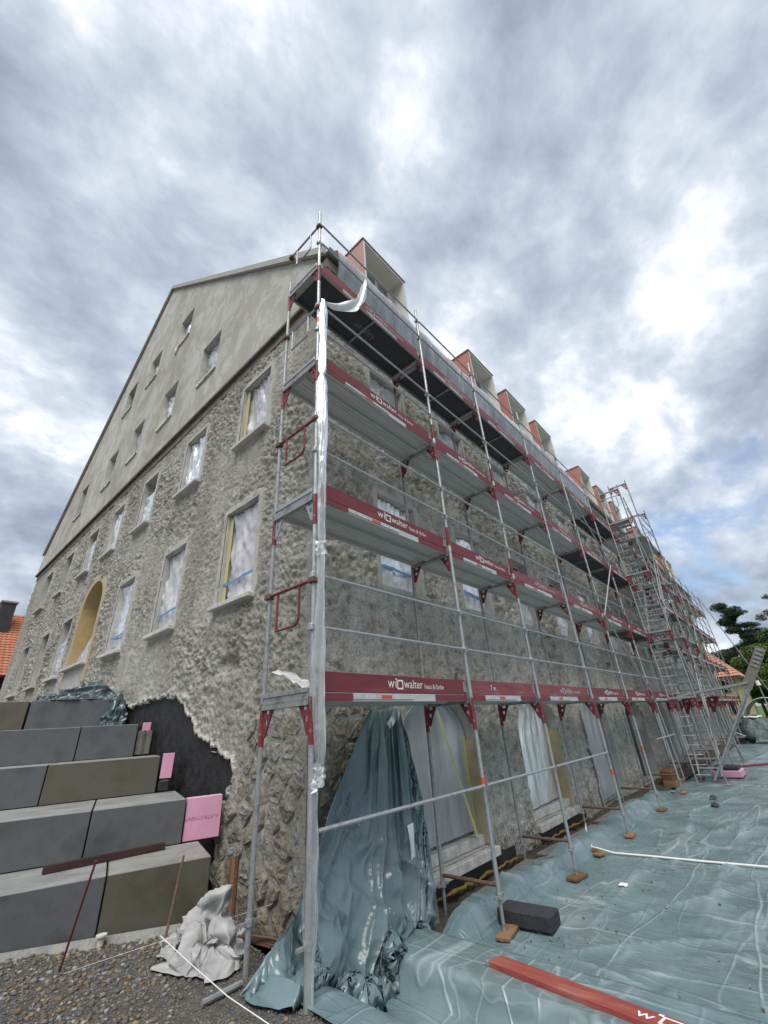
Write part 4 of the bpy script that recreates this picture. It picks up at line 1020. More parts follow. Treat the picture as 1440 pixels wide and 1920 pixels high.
# knots
for kz, dx in ((1.66, .02), (3.62, .03)):
    nu, nv = 8, 10; mb = MB(); kr = random.Random(int(kz*100))
    mb.sheet([[(dx-.06+.14*a/nu+kr.uniform(-.015, .015), -.06-.02*math.sin(a*1.3)+kr.uniform(-.015, .015), kz-.09+.16*b/nv+.05*a/nu+kr.uniform(-.01, .01)) for a in range(nu+1)] for b in range(nv+1)])
    build('knot', mb, M['film'], o, True)
# fluttering tail up to the top guard rail
P = []
for i in range(25):
    t = i/24; c = Vector((.07, -.05, 7.45)).lerp(Vector((.95, -.10, 8.82)), t)+Vector((.10*math.sin(math.pi*t), -.03*math.sin(math.pi*t), -.20*math.sin(math.pi*t))); wd = .04+.62*t**.8
    P.append([tuple(c+Vector((.02*math.sin(j+i*.6), .03*math.sin(j*.9+i*.35), -wd*.75*(j/7-.25)))) for j in range(8)])
mb = MB(); mb.sheet(P); build('film_tail', mb, M['film'], o, True)
# yellow rag on the top deck
r = random.Random(5); P = [[(.22+.026*a+r.uniform(-.01, .01), .05+.02*b+r.uniform(-.02, .02), LZ[3]+.19+.05*math.sin(a*1.1)+.03*math.cos(b*1.4)+.05*b/8) for a in range(9)] for b in range(9)]
solo('yellow_strap', MB().sheet(P), M['yellowtape'], 'crumpled yellow strap lying on the topmost scaffold deck', 'strap', True)

# ================================================================= STAIR TOWER
ST = thing('stair_tower', 'galvanised scaffold stair tower standing outside the middle of the scaffold', 'stair tower', (14.0, -.43, 0))
TX = [14.0, 16.57, 19.14]; TYo, TYi = -.80, -.10
for i, x in enumerate(TX):
    for y in (TYo, TYi):
        top = [9.7, 11.0, 10.4][i]; mb = MB(); mb.tube((x, y, .3), (x, y, top), .0242, 8)
        for z in LZ: mb.tube((x, y, z-.05), (x, y, z+.05), .03, 8)
        s = build('standard', mb, M['galv_d'], ST); mb = MB(); mb.tube((x, y, .03), (x, y, .4), .018, 8); mb.box((x-.075, y-.075, .02), (x+.075, y+.075, .03)); build('base_jack', mb, M['galv_d'], s)
        for z in LZ[:3]: build('red_sleeve', MB().tube((x, y, z-.4), (x, y, z-.06), .026, 8), M['red_worn'], s)
    for z in LZ+[top-.12]:
        mb = MB(); mb.box((x-.025, TYo+.02, z-.06), (x+.025, TYi-.02, z-.01)); t = build('transom', mb, M['galv_d'], ST)
        for y, s in ((TYo, 1), (TYi, -1)):
            g = gusset_mb(); g.v = [(x+p[0], y+s*p[1], z+p[2]) for p in g.v]; build('gusset_plate', g, M['red'], t)
    for z in (LZ[3]+1.0,):
        mb = MB(); mb.tube((x-.02, TYo-.04, z), (x-.02, TYi+.05, z), .0168, 8); mb.path([(x-.02, TYo+.15, z), (x-.02, TYo+.15, z-.4), (x-.02, TYo+.2, z-.46), (x-.02, TYi-.2, z-.46), (x-.02, TYi-.15, z-.4), (x-.02, TYi-.15, z)], .0135, 8); build('end_guard', mb, M['galv_d'], ST)
for k in range(4):
    z0, z1 = ([0.15]+LZ)[k], LZ[k]; fwd = k % 2 == 0
    xa, xb = (TX[0]+.35, TX[1]-.35) if fwd else (TX[1]-.35, TX[0]+.35)
    for y in (TYo+.07, TYi-.07):
        mb = MB(); d = Vector((xb-xa, 0, z1-z0)); up = Vector((-d.z, 0, d.x)).normalized()*.09*(1 if d.x > 0 else -1)
        a = Vector((xa, y, z0)); mb.poly([a-up, a+d-up, a+d+up, a+up], (0, .025, 0)); build('stringer', mb, M['galv_d'], ST)
    n = 9
    for j in range(1, n+1):
        t = j/(n+.5); c = Vector((xa+(xb-xa)*t, 0, z0+(z1-z0)*t)); mb = MB(); mb.box((c.x-.10, TYo+.10, c.z-.015), (c.x+.10, TYi-.075, c.z+.015)); build('tread', mb, M['galv'], ST)
    for s, e in ((TX[0]+.02, TX[0]+.4), (TX[1]-.4, TX[1]-.02)):
        mb = MB(); mb.box((s, TYo+.03, z1-.05), (e, TYi-.03, z1)); build('landing', mb, M['galv'], ST)
    mb = MB(); mb.tube((xa, TYo-.01, z0+1.0), (xb, TYo-.01, z1+1.0), .016, 6); mb.tube((xa, TYo-.01, z0+.55), (xb, TYo-.01, z1+.55), .016, 6); build('handrail', mb, M['galv_d'], ST)
    for h in (.55, 1.05):
        mb = MB(); mb.tube((TX[1], TYo-.03, z1+h), (TX[2], TYo-.03, z1+h), .0168, 6); build('guard_rail', mb, M['galv_d'], ST)
    mb = MB(); mb.box((TX[1]+.04, TYo+.03, z1-.06), (TX[2]-.04, TYi-.03, z1)); build('landing', mb, M['galv'], ST)
    mb = MB(); mb.tube((TX[1], TYo-.05, z1), (TX[2], TYo-.05, z0), .02, 6); build('diagonal_brace', mb, M['galv_d'], ST)
    # caged ladder rungs seen through the tower
    for j in range(7):
        mb = MB(); mb.tube((TX[0]+.05, TYi-.02, z0+.25*j+.1), (TX[0]+.05, TYo+.32, z0+.25*j+.1), .012, 6); build('rung', mb, M['galv_d'], ST)

# ================================================================= INCLINED HOIST PLATFORM
HP = thing('hoist_ramp', 'grey ramp platform jutting out beside the stair tower on raking tubes', 'platform', (15.0, -.6, 0))
mb = MB(); 
for q in (0, .33):
    a = Vector((14.2+q, -.30, 2.29)); b = Vector((14.2+q, -2.18, 2.50)); mb.poly([a, b, b+Vector((0, 0, .06)), a+Vector((0, 0, .06))], (.31, 0, 0))
build('ramp_deck', mb, M['galv_d'], HP)
for q in (14.25, 15.1):
    mb = MB(); mb.tube((q, -.50, .10), (q, -2.72, 3.25), .03, 8); build('raking_tube', mb, M['galv'], HP)
d = Vector((0, -2.22, 3.15)).normalized(); nn_ = Vector((0, d.z, -d.y)); a = Vector((14.22, -2.08, 2.38)); p1 = a+d*1.25
mb = MB(); mb.poly([a-nn_*.12, p1-nn_*.12, p1+nn_*.12, a+nn_*.12], (.05, 0, 0)); rp = build('ramp_panel', mb, M['wood2'], HP)
for j in range(5):
    q = a+d*(.66+.12*j); mb = MB(); mb.poly([q-nn_*.085, q+d*.05-nn_*.085, q+d*.05+nn_*.085, q+nn_*.085], (-.02, 0, 0)); build('slot', mb, M['galv_d'], rp)
for x, y in ((14.9, -.25), (14.9, -.95)):
    g = gusset_mb(); g.v = [(x+p[0]*3, y-p[1]*1.8, 2.34+p[2]*1.6) for p in g.v]; build('bracket', g, M['red'], HP)
# ================================================================= STAIRCASE OF GRANITE BLOCKS
SE = Vector((math.cos(R(-18.5)), math.sin(R(-18.5)), 0)); SN = Vector((-SE.y, SE.x, 0))
TOPS = [.985, 1.403, 1.834, 2.29, 2.775]; ENDS = [(.15, 1.669), (.255, 2.55), (.399, 3.775), (.45, 4.91), (.40, 6.33)]
JO = [[0, -.87, -2.0, -3.1, -4.2], [0, -.92, -2.05, -3.2, -4.4], [0, -1.27, -2.3, -3.4, -4.6], [0, -.77, -1.9, -3.1, -4.6], [0, -1.19, -2.4, -3.5, -4.8]]
BR = [[1, 0, 0, 0], [0, 0, 1, 0], [1, 0, 0, 1], [0, 0, 0, 0], [0, 1, 0, 0]]
STAIR = thing('granite_steps', 'broad dark granite block steps climbing along the gable', 'steps', (.15, 1.669, .5))
def stepM(i): 
    m = Matrix(((SE.x, SN.x, 0, ENDS[i][0]), (SE.y, SN.y, 0, ENDS[i][1]), (0, 0, 1, 0), (0, 0, 0, 1))); return m
for i, zt in enumerate(TOPS):
    zb = (TOPS[i-1] if i else .53)+.004; dep = 1.45
    for j in range(4):
        a, b = JO[i][j+1]+.006, JO[i][j]-.006; r = random.Random(i*9+j)
        if i == 4 and j == 0: a += .02
        mb = MB(); mb.box((a, r.uniform(-.006, .006), zb), (b, [.86, 1.2, 1.1, 1.4, 1.2][i], zt+r.uniform(-.003, .003)), .006, stepM(i))
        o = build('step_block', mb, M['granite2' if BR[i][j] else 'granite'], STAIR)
    # bedding behind the blocks
    mb = MB(); mb.box((-4.2, [.87, 1.21, 1.11, 1.41, 1.21][i], zb-.5 if i else .2), (-.03, 3.6, zb-.01), 0, stepM(i)); build('bedding', mb, M['concrete'], STAIR)
mb = MB(); mb.box((-4.2, -.05, .30), (-.02, .5, .528), .02, stepM(0)); mb.v = [(p[0], p[1]-.03*math.sin(p[0]*7), p[2]) for p in mb.v]; build('footing', mb, M['concrete'], STAIR)
mb = MB(); nn = 40
mb.sheet([[tuple(stepM(0) @ Vector((-4.2+4.25*k/nn, -.02-h_*(.10+.05*math.sin(k*1.3)+.04*math.sin(k*2.9)), .53+.07*min(2.2, max(0, 4.2-4.25*k/nn))-h_*.10))) for k in range(nn+1)] for h_ in (0, .5, 1)]); build('mortar_fillet', mb, M['concrete'], STAIR, True)
# insulation boards in the gap between steps and gable
def board(name, i, a0, a1, b0, b1, z0, z1, label, tilt=0.0, mat='xps'):
    mb = MB(); mb.box((a0, b0, z0), (a1, b1, z1), .004, stepM(i)); 
    if tilt: mb.v = [(p[0]+tilt*(p[2]-z0), p[1], p[2]) for p in mb.v]
    return solo(name, mb, M[mat], label, 'insulation')
b1 = board('insulation_board', 1, .012, .40, .03, .15, .992, 1.40, 'pink insulation board with printed lettering standing beside the second step')
v, f = txt('AUSTROTHERM', .052); mb = MB()
mb.add([stepM(1) @ Vector((.375-p[0], .0285, 1.215-p[1])) for p in v], f); build('lettering', mb, M['xpstext'], b1)
board('insulation_board', 2, .025, .17, .0, .08, 1.56, 1.86, 'small pink insulation offcut beside the third step', .02)
board('insulation_board', 3, .06, .18, .10, .16, 2.13, 2.31, 'smallest pink insulation offcut, high up beside the fourth step')
mb = MB(); P = [[tuple(stepM(3) @ Vector((.008+.20*a/8, -.04+.015*math.sin(a*1.5), 1.86+.33*b/8+.012*math.sin(a*2.2)*b/8))) for a in range(9)] for b in range(9)]
solo('grey_membrane', MB().sheet(P), M['ledge'], 'curled grey membrane sheet standing at the end of the fourth step', 'membrane', True)
mb = MB(); mb.box((.02, -.03, 1.405), (.16, .06, 1.545), .02, stepM(2)); solo('black_offcut', mb, M['bitumen'], 'black bitumen sheet offcut between two pink insulation boards', 'offcut')
mb = MB(); pa, pb = Vector((-1.0, 2.60, .99)), Vector((.03, 2.46, .99)); d = (pb-pa).normalized(); n = Vector((-d.y, d.x, 0))
pa.z = pb.z = .992; mb.poly([pa-n*.035, pa+n*.035, pa+n*.035+Vector((0, 0, .055)), pa-n*.035+Vector((0, 0, .055))], pb-pa); solo('dark_board', mb, M['darkred'], 'long dark red board lying on the lowest granite step', 'board')
# ================================================================= DRAPED CLOTHS (settled by a small position-based solver)
def settle(P, pin, floor, walls, stretch=1.08, steps=70, inner=10, bend=.25, grav=.0009, blobs=(), seed=0):
    """P (h,w,3) start shape; floor(x,y)->z; walls: functions that push points out; blobs: ellipsoids (c, r)"""
    P = P.copy(); Q = P.copy(); free = (~pin).astype(float)[..., None]; h, w = P.shape[:2]
    cons = []
    def sl_(dy, dx):
        ya, yb = slice(0, h-dy), slice(dy, h)
        xa, xb = (slice(0, w-dx), slice(dx, w)) if dx >= 0 else (slice(-dx, w), slice(0, w+dx))
        return ya, xa, yb, xb
    for (dy, dx, kst) in ((0, 1, 1.0), (1, 0, 1.0), (1, 1, .6), (1, -1, .6), (0, 2, bend), (2, 0, bend), (0, 4, bend*.5), (4, 0, bend*.5)):
        ya, xa, yb, xb = sl_(dy, dx); L = np.linalg.norm(P[ya, xa]-P[yb, xb], axis=-1, keepdims=True)*(stretch if kst > .5 else stretch*.97)
        n_ = max(dy, abs(dx))
        for ph in (0, 1):
            if dy: m = ((np.arange(h-dy)//n_) % 2 == ph)[:, None, None]*np.ones((1, L.shape[1], 1))
            else: m = ((np.arange(w-dx)//n_) % 2 == ph)[None, :, None]*np.ones((L.shape[0], 1, 1))
            cons.append((ya, xa, yb, xb, L, kst*m))
    for it in range(steps):
        vel = (P-Q)*.94; ln = np.linalg.norm(vel, axis=-1, keepdims=True); vel *= np.minimum(1, .03/(ln+1e-9)); Q = P.copy(); P = P+(vel+np.array([0, 0, -grav*10]))*free
        for k in range(inner):
            for ya, xa, yb, xb, L, m in cons:
                A, B = P[ya, xa], P[yb, xb]; d = B-A; l = np.linalg.norm(d, axis=-1, keepdims=True)+1e-9
                wa, wb = free[ya, xa], free[yb, xb]; c = d*((l-L)/l)*m/(wa+wb+1e-6)*.95
                P[ya, xa] = A+c*wa; P[yb, xb] = B-c*wb
        for c, r in blobs:
            c = np.array(c); r = np.array(r); e = (P-c)/r; l = np.linalg.norm(e, axis=-1, keepdims=True); P = np.where(l < 1, c+e/np.maximum(l, 1e-6)*r, P)
        for f_ in walls: P = f_(P)
        z = floor(P[..., 0], P[..., 1])+.008; hit = P[..., 2] < z
        P[..., 2] = np.where(hit, z, P[..., 2])
        P[..., :2] = np.where(hit[..., None], Q[..., :2]+(P[..., :2]-Q[..., :2])*.45, P[..., :2])
    return P
def cloth_obj(name, P, mat, label, cat):
    h, w = P.shape[:2]; I = np.arange(h*w).reshape(h, w); c = P.reshape(-1, 3); b = (c.min(0)+c.max(0))/2; b[2] = c[:, 2].min()
    o = npmesh(name, c-b, np.stack([I[:-1,:-1], I[:-1,1:], I[1:,1:], I[1:,:-1]], -1).reshape(-1, 4), mat, None, True); o.location = tuple(b)
    return tag(o, label, cat)
def slab(x, y):
    e = .012*fbm(np.asarray(y)*2.2, np.asarray(y)*0, 610)
    return .23*sstep(1.205+e, 1.235+e, x)*(1-sstep(1.76-e, 1.84-e, x))*sstep(-4.2, -3.8, y)
def off_building(P):
    ins = (P[..., 0] > CX-.06) & (P[..., 1] > CY-.07); px = P[..., 0]-(CX-.06); py = P[..., 1]-(CY-.07)
    P[..., 1] = np.where(ins & (py <= px), CY-.07, P[..., 1]); P[..., 0] = np.where(ins & (py > px), CX-.06, P[..., 0]); return P
# the big tarp at the corner
s_, t_ = np.meshgrid(np.linspace(0, 1, 150), np.linspace(0, 1, 140))
tl_ = [0, .25, .45, .58, .72, .87, 1.0]
Lc = [np.interp(t_, tl_, q) for q in ([1.56, 1.10, .69, .50, .30, .02, -.22], [.86, .75, .62, .55, .50, .50, .50], [2.19, 1.68, 1.28, 1.04, .74, .55, .42])]
Rc = [np.interp(t_, [0, .5, 1], q) for q in ([2.16, 2.40, 2.34], [.86, .80, .66], [2.20, 1.17, .24])]
kx = [0, .2, .5, .75, 1]
Bc = [np.interp(s_, kx, q) for q in ([-.22, -.04, .62, 1.25, 2.34], [.50, .10, .24, .42, .66], [.42, .40, .24, .30, .24])]
P = np.stack([Lc[k]*(1-s_)+Rc[k]*s_+t_**2.2*(Bc[k]-Lc[k][-1:, :1]*(1-s_)-Rc[k][-1:, :1]*s_) for k in range(3)], -1)
P[..., 1] -= .10*np.sin(t_*np.pi)*np.sin(s_*np.pi)+np.abs(np.sin(s_*24+2.5*fbm(s_*3, t_*1.5, 3))*.05*np.sin(s_*np.pi)**.5+.05*fbm(s_*6, t_*3, 9))+.015
P[..., 2] += .05*fbm(s_*9, t_*9, 29)*t_; P[..., 0] += .03*fbm(s_*9, t_*6, 19)
P = settle(P, (t_ < .012) | (s_ < .01) | ((s_ > .99) & (t_ < .75)), lambda x, y: ground_h(x, y)+slab(x, y), [off_building], 1.15, 46, 9, .18, .0009, [((.60, .62, .25), (.34, .25, .38)), ((.15, .45, .40), (.16, .16, .16)), ((1.25, .72, .25), (.3, .2, .25))])
def normals(P):
    n = np.cross(np.gradient(P, axis=1), np.gradient(P, axis=0)); return n/(np.linalg.norm(n, axis=-1, keepdims=True)+1e-9)
def crisp(u, v, s, o=3): return 1-np.abs(fbm(u, v, s, o, .5))**.85*2.2
def refine(Q):
    for ax in (0, 1):
        n_ = Q.shape[ax]; xi = np.linspace(0, n_-1, 2*n_-1); i0 = np.minimum(np.floor(xi).astype(int), n_-2); f_ = (xi-i0).reshape([-1 if k == ax else 1 for k in range(Q.ndim)])
        Q = np.take(Q, i0, ax)*(1-f_)+np.take(Q, i0+1, ax)*f_
    return Q
P = refine(P); s_ = refine(s_[..., None])[..., 0]; t_ = refine(t_[..., None])[..., 0]
nr_ = normals(P); nr_ *= np.where((nr_[..., 1:2] < 0), 1, -1)
edge = np.minimum(1, np.minimum(s_, 1-s_)*14)*np.minimum(1, t_*9)
sw_ = s_+.035*fbm(s_*3, t_*1.6, 801)
pl_ = .13*(crisp(sw_*4.6, t_*.45, 802, 2)-.5)+.045*(crisp(sw_*10.5, t_*.9, 804, 2)-.5)*sstep(.85, .3, t_)
low_ = sstep(.58, .95, t_); cr_ = crisp(P[..., 0]*1.7+P[..., 2]*1.1, P[..., 2]*1.9-P[..., 0]*.9, 805, 2)*.12+crisp(P[..., 0]*4.2+P[..., 2]*2, P[..., 2]*3.5, 806, 2)*.06
mid_ = crisp(P[..., 0]*1.6+P[..., 2]*2.2, P[..., 2]*1.6-P[..., 0], 807, 2)*.04*sstep(.15, .4, t_)+crisp(P[..., 0]*5-P[..., 2]*3, P[..., 2]*4, 808, 2)*.016*sstep(.1, .3, t_)
P = P+nr_*(edge*(pl_*(1-.45*low_)+cr_*low_+mid_))[..., None]
P = off_building(P); P[..., 2] = np.maximum(P[..., 2], ground_h(P[..., 0], P[..., 1])+slab(P[..., 0], P[..., 1])+.008)
HT = cloth_obj('hanging_tarp', P, M['tarp2'], 'green tarp hung from the wall at the corner and heaped on the ground', 'tarp')
# torn white hem strip and knot at the top
mb = MB(); mb.sheet([[(2.02+.05*a+.05*b/10, .745-.012*math.sin(b*.9+a)-.02*b/10, .98-.085*b+.012*math.sin(a+b)) for a in range(3)] for b in range(11)]); build('white_hem', mb, M['film'], HT, True)
mb = MB(); mb.sheet([[(1.83+.03*a+.028*b, .80-.02*math.sin(b*.7), 2.04+.028*b-.035*a) for a in range(3)] for b in range(9)]); mb.sheet([[(2.02+.02*a+.006*b, .79-.01*math.sin(b), 2.25-.055*b) for a in range(3)] for b in range(9)]); build('white_tie', mb, M['film'], HT, True)
# white cloth on the gravel
def heap(cx, cy, rx, ry, prof, seed, n, floor, fold=.07, spread=.16, rot=0.0):
    A, B = np.meshgrid(np.linspace(-1, 1, n), np.linspace(-1, 1, n)); r = np.sqrt(A*A+B*B); th = np.arctan2(B, A)
    q = np.maximum(np.abs(A), np.abs(B)); A, B = np.where(r > 0, A*q/(r+1e-9), 0), np.where(r > 0, B*q/(r+1e-9), 0); r = q
    lob = 1+.22*fbm(np.cos(th)*1.3+4, np.sin(th)*1.3, seed, 3)
    x, y = cx+rx*A*lob, cy+ry*B*lob; c, s = math.cos(rot), math.sin(rot); x, y = cx+(x-cx)*c-(y-cy)*s, cy+(x-cx)*s+(y-cy)*c
    z = prof(A, B, r); P = np.stack([x, y, z], -1); nrm = normals(P); nrm *= np.where(nrm[..., 2:3] < 0, -1, 1)
    d = fold*crisp(A*1.9+.5*fbm(A*2, B*2, seed+1), B*1.7, seed+2, 2)+fold*.5*crisp(A*3.9+B, B*3.6-A, seed+3, 2)+fold*.14*crisp(A*8, B*8, seed+4, 2)
    P = P+nrm*d[..., None]*(1-.5*r**3)[..., None]
    P[..., 0] += spread*rx*fbm(A*3, B*3, seed+5, 3); P[..., 1] += spread*ry*fbm(A*3+7, B*3, seed+6, 3)
    P[..., 2] = np.maximum(P[..., 2]*1.0, floor(P[..., 0], P[..., 1])+.004); rim = r > .985; P[..., 2] = np.where(rim, floor(P[..., 0], P[..., 1])+.004, P[..., 2])
    return P
def wprof(A, B, r): return .46+.27*np.exp(-(((A-.2)/.40)**2+((B-.2)/.42)**2))+.13*np.exp(-(((A+.5)/.25)**2+((B+.3)/.3)**2))+.12*np.exp(-(((A-.3)/.25)**2+((B+.55)/.22)**2))-.06*r**2
cloth_obj('white_cloth', heap(-.08, 1.28, .33, .36, wprof, 900, 150, ground_h, .095, .38), M['cloth'], 'crumpled white cloth on the gravel at the foot of the steps', 'cloth')
# tarp thrown on the top step
def on_step(a, b, z): return np.stack([ENDS[4][0]+SE.x*a+SN.x*b, ENDS[4][1]+SE.y*a+SN.y*b, z+0*a], -1)
def bprof(A, B, r): return 2.795+.30*np.exp(-(((A-.35)/.32)**2+((B-.0)/.6)**2))+.14*np.exp(-(((A+.3)/.4)**2+(B/.6)**2))-.02*r
c0 = on_step(np.array(-.52), np.array(.24), 0.0)
cloth_obj('tarp_bundle', heap(float(c0[0]), float(c0[1]), .66, .27, bprof, 920, 84, lambda x, y: 2.779+0*x, .085, .18, R(-18.5)), M['tarp3'], 'crumpled dark green tarp on the topmost granite step', 'tarp')
def dprof(A, B, r): return 2.30+.60*np.exp(-(((A+.1)/.55)**2+((B-.1)/.55)**2))*(1-.35*r)
c0 = on_step(np.array(.16), np.array(.02), 0.0)
P = heap(float(c0[0]), float(c0[1]), .24, .24, dprof, 940, 60, lambda x, y: 2.30+0*x, .10, .22); P[..., 0] = np.minimum(P[..., 0], .68)
cloth_obj('tarp_bundle', P, M['tarp3'], 'dark green tarp bunched in the gap beside the topmost granite step', 'tarp')

# ================================================================= GROUND TARP
def ridge(n, w): return np.exp(-np.abs(n)/w)
tx = np.concatenate([gl(-.02, 9, .024, .07), gl(9.07, 34, .075, .5)[0:]]); ty = -gl(-.50, 17, .022, .50)[::-1]
X, Y = np.meshgrid(tx, ty)
wv = sstep(.4, 2.0, X)
Z = ground_h(X, Y)+.006+slab(X, Y)
flatk = 1-.6*np.exp(-((Y-.05)/.25)**2)
wx_, wy_ = X+.35*fbm(X*.9, Y*.9, 620), Y+.35*fbm(X*.9, Y*.9, 621)
R1 = ridge(fbm(wx_*.42+wy_*.25, wy_*.42-wx_*.12, 622, 2), .012); R2 = ridge(fbm(wx_*.9, wy_*.55, 623, 2), .016); R3 = ridge(fbm(wx_*.7-wy_*1.4, wy_*.5, 624, 2), .022)
R4 = ridge(fbm(wx_*2.4+wy_*.5, wy_*2.1, 625, 2), .035)
FOLDS = [[(2.86, -.38), (3.96, -.54), (5.53, -.64), (6.67, -.7), (7.91, -.8), (9.96, -.58), (12.41, -1.33)], [(3.19, -.67), (4.02, -.64), (5.14, -.66), (6.89, -1.17)], [(3.67, -1.59), (5.14, -1.54), (6.17, -1.61), (7.44, -1.57), (9.18, -1.55)],
    [(3.65, -.91), (4.14, -1.17), (4.74, -1.56), (5.62, -2.01)], [(2.45, -.57), (2.89, -.96), (3.38, -1.54), (3.65, -2.09)], [(2.49, -.12), (2.46, -.67), (2.33, -1.36)], [(4.12, .30), (5.04, .30), (6.23, .24)], [(2.48, -1.29), (2.99, -1.6), (3.42, -2.1)],
    [(5.36, -1.07), (5.99, -1.54), (7.26, -1.95)], [(8.98, .40), (10.8, .09), (12.22, -.59)], [(8, -1.2), (9.5, -1.6), (13, -2.4)], [(13, -.9), (18, -2)], [(15.5, .2), (20, -.8), (26, -1.4)]]
FR = np.zeros(X.shape)
for fl in FOLDS:
    dm = np.full(X.shape, 9.)
    for (ax, ay), (bx_, by_) in zip(fl, fl[1:]):
        ex_, ey_ = bx_-ax, by_-ay; tt = np.clip(((X-ax)*ex_+(Y-ay)*ey_)/(ex_*ex_+ey_*ey_), 0, 1); dm = np.minimum(dm, np.hypot(X-ax-tt*ex_, Y-ay-tt*ey_))
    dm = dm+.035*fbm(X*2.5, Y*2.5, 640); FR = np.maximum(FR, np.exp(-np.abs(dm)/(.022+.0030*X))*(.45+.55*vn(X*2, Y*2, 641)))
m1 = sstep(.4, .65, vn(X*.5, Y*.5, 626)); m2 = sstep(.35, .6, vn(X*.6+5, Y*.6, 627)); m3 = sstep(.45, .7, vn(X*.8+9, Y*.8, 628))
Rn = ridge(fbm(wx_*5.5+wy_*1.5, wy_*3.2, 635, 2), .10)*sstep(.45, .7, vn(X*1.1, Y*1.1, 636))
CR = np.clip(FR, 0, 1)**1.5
Z += .045*FR+flatk*(.012*R1*(.3+.7*m1)+.008*R2*m2+.006*R3*m3+.007*(fbm(X*1.2, Y*1.2, 629, 3)+.4)+.004*fbm(X*6, Y*6, 630, 2))
# turned-up edge in front of the wall strip
ed = sstep(.12, .36, Y+.05*fbm(X*1.5, Y*0, 631))*sstep(1.9, 2.5, X)*(1-sstep(11, 13, X))
Z += ed*(.17+.07*fbm(X*1.6, Y*.3, 632, 3)+.05*np.abs(fbm(X*5, Y*2, 633, 3)))
Ys = Y+.06*fbm(X*2.2, Y*2, 634, 3)*sstep(.1, .4, Y)-.10*sstep(8, 14, X)*sstep(.2, .5, Y)
I = np.arange(X.size).reshape(X.shape)
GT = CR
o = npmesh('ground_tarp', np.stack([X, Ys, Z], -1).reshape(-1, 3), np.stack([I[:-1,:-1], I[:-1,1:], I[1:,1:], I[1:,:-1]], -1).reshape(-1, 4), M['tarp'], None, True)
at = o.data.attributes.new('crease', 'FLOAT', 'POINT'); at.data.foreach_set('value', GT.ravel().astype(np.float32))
tag(o, 'huge wrinkled green tarp spread over the ground in front of the scaffold', 'tarp')
# soil strip along the wall
sx = gl(1.9, 36, .05, .4); sy = np.linspace(.30, .97, 16); X, Y = np.meshgrid(sx, sy)
Z = .055+.05*fbm(X*2.5, Y*2.5, 640, 4)+.03*fbm(X*9, Y*9, 641, 3)+.06*sstep(.6, .95, Y); I = np.arange(X.size).reshape(X.shape)
struct(npmesh('soil', np.stack([X, Y, Z], -1).reshape(-1, 3), np.stack([I[:-1,:-1], I[:-1,1:], I[1:,1:], I[1:,:-1]], -1).reshape(-1, 4), M['soil']))
wood_r = random.Random(17)
def slat(name, c, L, w, h, ang, mat, label, cat, group=None, tilt=0.0):
    mm = Matrix.Translation(Vector(c)) @ Matrix.Rotation(R(ang), 4, 'Z') @ Matrix.Rotation(tilt, 4, 'Y')
    mb = MB(); mb.box((-L/2, -w/2, 0), (L/2, w/2, h), min(.006, h*.2), mm); return solo(name, mb, M[mat], label, cat, group=group)
slat('wet_plank', (3.65, .56, .13), 1.9, .16, .04, 3, 'wood2', 'wet grey plank on the soil under the first arched opening', 'plank')
slat('wet_plank', (6.0, .55, .13), 2.2, .17, .04, -2, 'wood2', 'wet grey plank on the soil below the second arched opening', 'plank')
slat('wet_plank', (8.6, .58, .13), 2.4, .16, .04, 1, 'wood2', 'wet grey plank on the soil between second and third arches', 'plank')
# planks under the outer posts
for i, (x, a) in enumerate(((2.6, 12), (4.62, -8), (7.24, 5), (9.8, -3), (12.35, 7), (15.4, 0))):
    slat('sole_plank', (x, -.01, .018), .34, .15, .035, a, 'plank' if i % 2 == 0 else 'wood', ['short wooden plank under the post beside the black foam block', 'reddish plank under the second post from the black block', 'short plank under the third post right of the black block', 'short plank under the fourth post right of the black block', 'short plank under the fifth post right of the black block', 'short plank under the post nearest the stair tower'][i], 'plank', 'sole planks under the scaffold posts')
slat('wood_offcut', (5.95, .20, .03), .22, .13, .045, 30, 'wood', 'dark wood offcut at the bend of the white strap', 'offcut'); slat('wood_offcut', (5.80, .06, .03), .20, .12, .03, -15, 'plank', 'pale wood offcut lying next to the dark one on the tarp', 'offcut')
# black foam block
mm = Matrix.Translation((2.92, -.11, .03)) @ Matrix.Rotation(R(-86), 4, 'Z'); mb = MB(); mb.box((-.295, -.145, 0), (.295, .145, .135), .012, mm); solo('foam_block', mb, M['black'], 'black foam block on the tarp behind the first front post', 'foam block')
# red toe board lying on the tarp step
mm = Matrix.Translation((1.395, -1.55, .226)) @ Matrix.Rotation(R(-96.9), 4, 'Z') @ Matrix.Rotation(R(-4), 4, 'X')
mb = MB(); mb.box((-1.05, -.085, 0), (1.5, .085, .045), .006, mm); LB = solo('loose_toe_board', mb, M['redlie'] if 'redlie' in M else M['red_worn'], 'loose red toe board with white logo lying on the tarp step', 'toe board')
for p in ((-1.03, -.07), (-1.03, .07)): build('end_clip', MB().box((p[0]-.06, p[1]-.014, .005), (p[0]+.02, p[1]+.014, .04), .004, mm), M['galv_d'], LB)
lv = []; mb = MB(); v, f = txt('w', .15); mb.add([mm @ Vector((.06+p[0], -.055+p[1], .0465)) for p in v], f)
for (a, b, c0, c1) in ((.20, .33, -.055, -.038), (.20, .33, .038, .055), (.20, .218, -.038, .038), (.312, .33, -.038, .038), (.17, .2, .045, .07)): mb.add([mm @ Vector(q) for q in ((a, c0, .0465), (b, c0, .0465), (b, c1, .0465), (a, c1, .0465))], [(0, 1, 2, 3)])
build('lettering', mb, M['white'], LB)
